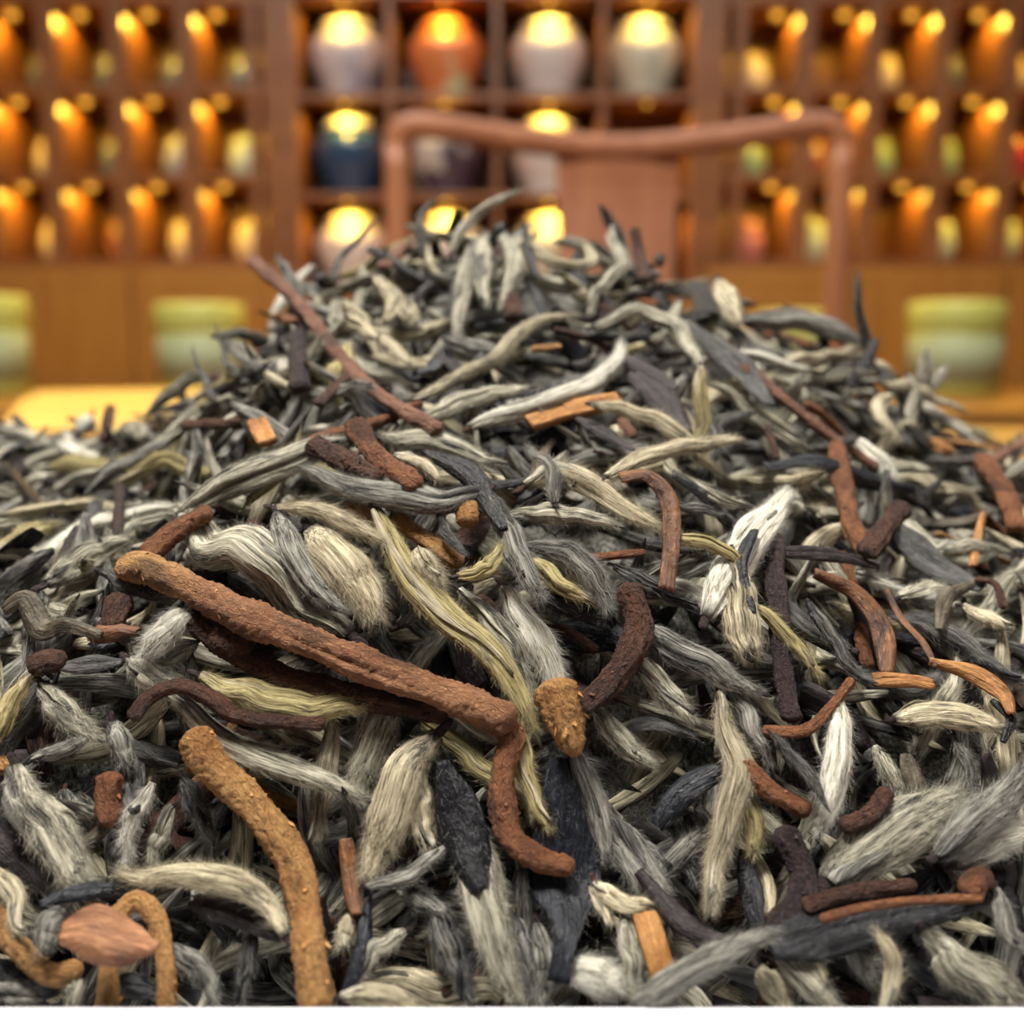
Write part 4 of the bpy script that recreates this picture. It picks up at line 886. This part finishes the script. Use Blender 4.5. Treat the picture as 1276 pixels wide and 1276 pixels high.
for k, tone in enumerate(['black', 'black', 'blue', 'purple', 'purple', 'greyleaf', 'olive', 'greyleaf', 'brownleaf', 'black']):
    L = prng.uniform(0.018, 0.032); w = prng.uniform(0.0035, 0.007)
    p = local_path(prng, L, prng.uniform(-0.2, 0.2)); me, out, o = build('L', tone, p, w, np.random.default_rng(150+k), {'curl': prng.uniform(0.7, 1.3)})
    PROTO.append(('L', tone, p-p.mean(0), w, me, out, p.mean(0)-p[0]))
for k, tone in enumerate(['rust', 'brown', 'pink', 'plum', 'brown', 'tan']):
    L = prng.uniform(0.016, 0.034); w = prng.uniform(0.0018, 0.0034)
    p = local_path(prng, L, prng.uniform(-0.12, 0.12)); me, out, o = build('S', tone, p, w, np.random.default_rng(250+k), {})
    PROTO.append(('S', tone, p-p.mean(0), w, me, out, p.mean(0)-p[0]))
pB = [q for q in PROTO if q[0] == 'B']; pL = [q for q in PROTO if q[0] == 'L']; pS = [q for q in PROTO if q[0] == 'S']
def pose(rng, x, y, depth, tilt, steep=0.5):
    n = Hn(x, y)[0]; c = np.array([x, y, H(x, y)[0]])-n*depth
    a = rng.uniform(0, 2*math.pi); t1 = np.cross(n, [1, 0, 0]); t1 /= np.linalg.norm(t1); t2 = np.cross(n, t1)
    d = t1*math.cos(a)+t2*math.sin(a)+n*rng.normal(0, tilt); d /= np.linalg.norm(d)
    s = np.cross(d, n+rng.normal(0, 0.35, 3)); s /= np.linalg.norm(s); u = np.cross(s, d)
    return c, np.stack([s, d, u], 1)
ACC = []
LIMIT = {'B': 300-NB['B'], 'L': 90, 'S': 40}; DONE = {'B': 0, 'L': 0, 'S': 0}
tries = 0
while tries < 9000 and DONE['B'] < LIMIT['B']:
    tries += 1
    y = prng.uniform(0.166, 0.40); x = prng.uniform(-0.52, 0.52)*y
    r = prng.random(); kind = 'B' if r < 0.70 else ('L' if r < 0.90 else 'S')
    if DONE[kind] >= LIMIT[kind]: continue
    q = {'B': pB, 'L': pL, 'S': pS}[kind]; q = q[prng.integers(len(q))]
    dep = prng.uniform(-0.0025, 0.004)
    c, Rm = pose(prng, x, y, dep, 0.30)
    P = q[2]@Rm.T+c
    if P[:, 2].min() < 0.7535: continue
    if P[:, 1].min() < 0.1645: continue
    d = np.linalg.norm(P[:, None]-HP[None], axis=-1)-HW[None]*0.5
    close = (d < 0.0022+dep*0.0).sum()
    if close > 4 and dep < 0.001: continue
    if close > 9: continue
    if len(ACC) and np.linalg.norm(np.array(ACC)-c, axis=1).min() < 0.0062: continue
    ACC.append(c); DONE[kind] += 1
    org = Vector(c-(q[6])@Rm.T)
    o = link(NAME[kind], q[4]); o.matrix_world = Matrix.Translation(org)@Matrix(Rm.tolist()).to_4x4()
    lab = auto_label(kind, q[1], P, q[3]); tag(o, lab, CAT[kind], lab)
    for nm, data, stuff in q[5]:
        cc_ = link(nm, data, o)
        if stuff: cc_['kind'] = 'stuff'
print('single pieces', NB, DONE, tries)

# ------------------------------------------------------------------ the rest of the heap, past counting: one object
frng = np.random.default_rng(77)
MATS = [BM['silver'], BM['grey'], BM['dark'], BM['cream'], LM['black'], LM['purple'], SM['brown'], SM['rust']]
LOWP = []
for k in range(16):
    L = frng.uniform(0.022, 0.036); w = frng.uniform(0.0034, 0.0056); p = local_path(frng, L, frng.uniform(-0.15, 0.15)); P, L2 = spline(p, 14)
    V, rest, TT, T = bud_grid(P, L2, w, np.random.default_rng(400+k), np.array([0, 0, 1.0]), 14, 12); VV, F, RR, tt = tube_arrays(V, rest, TT); hp, hr = strands(V, T, 110, frng, 0.0013, 0.26, 0.00002)
    c = P.mean(0); LOWP.append((VV-c, F, RR, tt, hp-c, hr))
for k in range(5):
    L = frng.uniform(0.018, 0.03); w = frng.uniform(0.004, 0.007); p = local_path(frng, L, frng.uniform(-0.2, 0.2)); P, L2 = spline(p, 12)
    V, F, R, t, mid, T = leaf_arrays(P, L2, w, np.random.default_rng(450+k), np.array([0, 0, 1.0]), 12, 5, 1.0); c = P.mean(0); LOWP.append((V-c, F, R, t, None, None))
AV, AF, AR, AT, AM, AH, AHR = [], [], [], [], [], [], []; off = 0; made = 0
for layer, (cnt, d0, d1) in enumerate(((620, 0.003, 0.007), (620, 0.007, 0.013), (110, 0.000, 0.006), (520, -0.001, 0.007))):
    k = 0
    while k < cnt:
        y = frng.uniform(0.164, 0.46); x = frng.uniform(-0.60, 0.60)*y
        if y > 0.42 and frng.random() < 0.5: continue
        if layer == 3: y = frng.uniform(0.170, 0.54); x = frng.choice([-1, 1])*frng.uniform(0.44*y, 0.305)
        if layer == 2: y = frng.uniform(0.166, 0.182); x = frng.uniform(-0.11, 0.11)
        c, Rm = pose(frng, x, y, frng.uniform(d0, d1), 0.45); qi = frng.integers(len(LOWP)); V, F, R, t, hp, hr = LOWP[qi]
        P = V@Rm.T+c
        k += 1
        if P[:, 2].min() < 0.7515: P[:, 2] += 0.7515-P[:, 2].min()
        ymin = 0.160 if layer == 2 else 0.1645
        if P[:, 1].min() < ymin: P[:, 1] += ymin-P[:, 1].min()
        AV.append(P); AF += [tuple(i+off for i in f) for f in F]; AR.append(R+np.array([0, 0, made*0.37])); AT.append(t)
        mi = frng.choice([0, 0, 0, 1, 1, 1, 2, 2, 3, 3]) if hp is not None else frng.choice([4, 4, 5, 5, 6])
        AM += [mi]*len(F); off += len(P); made += 1
        if hp is not None and layer == 0 and y < 0.34: AH.append(hp@Rm.T+(P.mean(0)-(V@Rm.T).mean(0))); AHR.append(hr)
# packed heart of the heap, well below the loose pieces
gx = np.linspace(-0.30, 0.30, 70); gy = np.linspace(0.172, 0.62, 60); GX, GY = np.meshgrid(gx, gy)
nz = H(GX.ravel(), GY.ravel()); nn = Hn(GX.ravel(), GY.ravel()); cp = np.c_[GX.ravel(), GY.ravel(), nz]-nn*0.015
cp[:, 2] = np.maximum(cp[:, 2]+frng.normal(0, 0.0008, len(cp)), 0.7512); cp[:, 1] = np.maximum(cp[:, 1], 0.172)
AV.append(cp); fs = [tuple(i+off for i in f) for f in grid_faces(60, 70, False)]; AF += fs; AM += [1]*len(fs); AR.append(cp.copy()); AT.append(np.full(len(cp), 0.5))
me = mesh('loose_tea', np.vstack(AV), AF, MATS, attrs={'rest': np.vstack(AR), 'tt': np.concatenate(AT)}, midx=AM)
lt = tag(link('loose_tea', me), 'loose mixed tea buds and leaves filling the heap under the single pieces', 'loose tea', None, 'stuff')
hd = link('down', hair('down', np.concatenate(AH), np.concatenate(AHR), FM['silver']), lt); hd['kind'] = 'stuff'
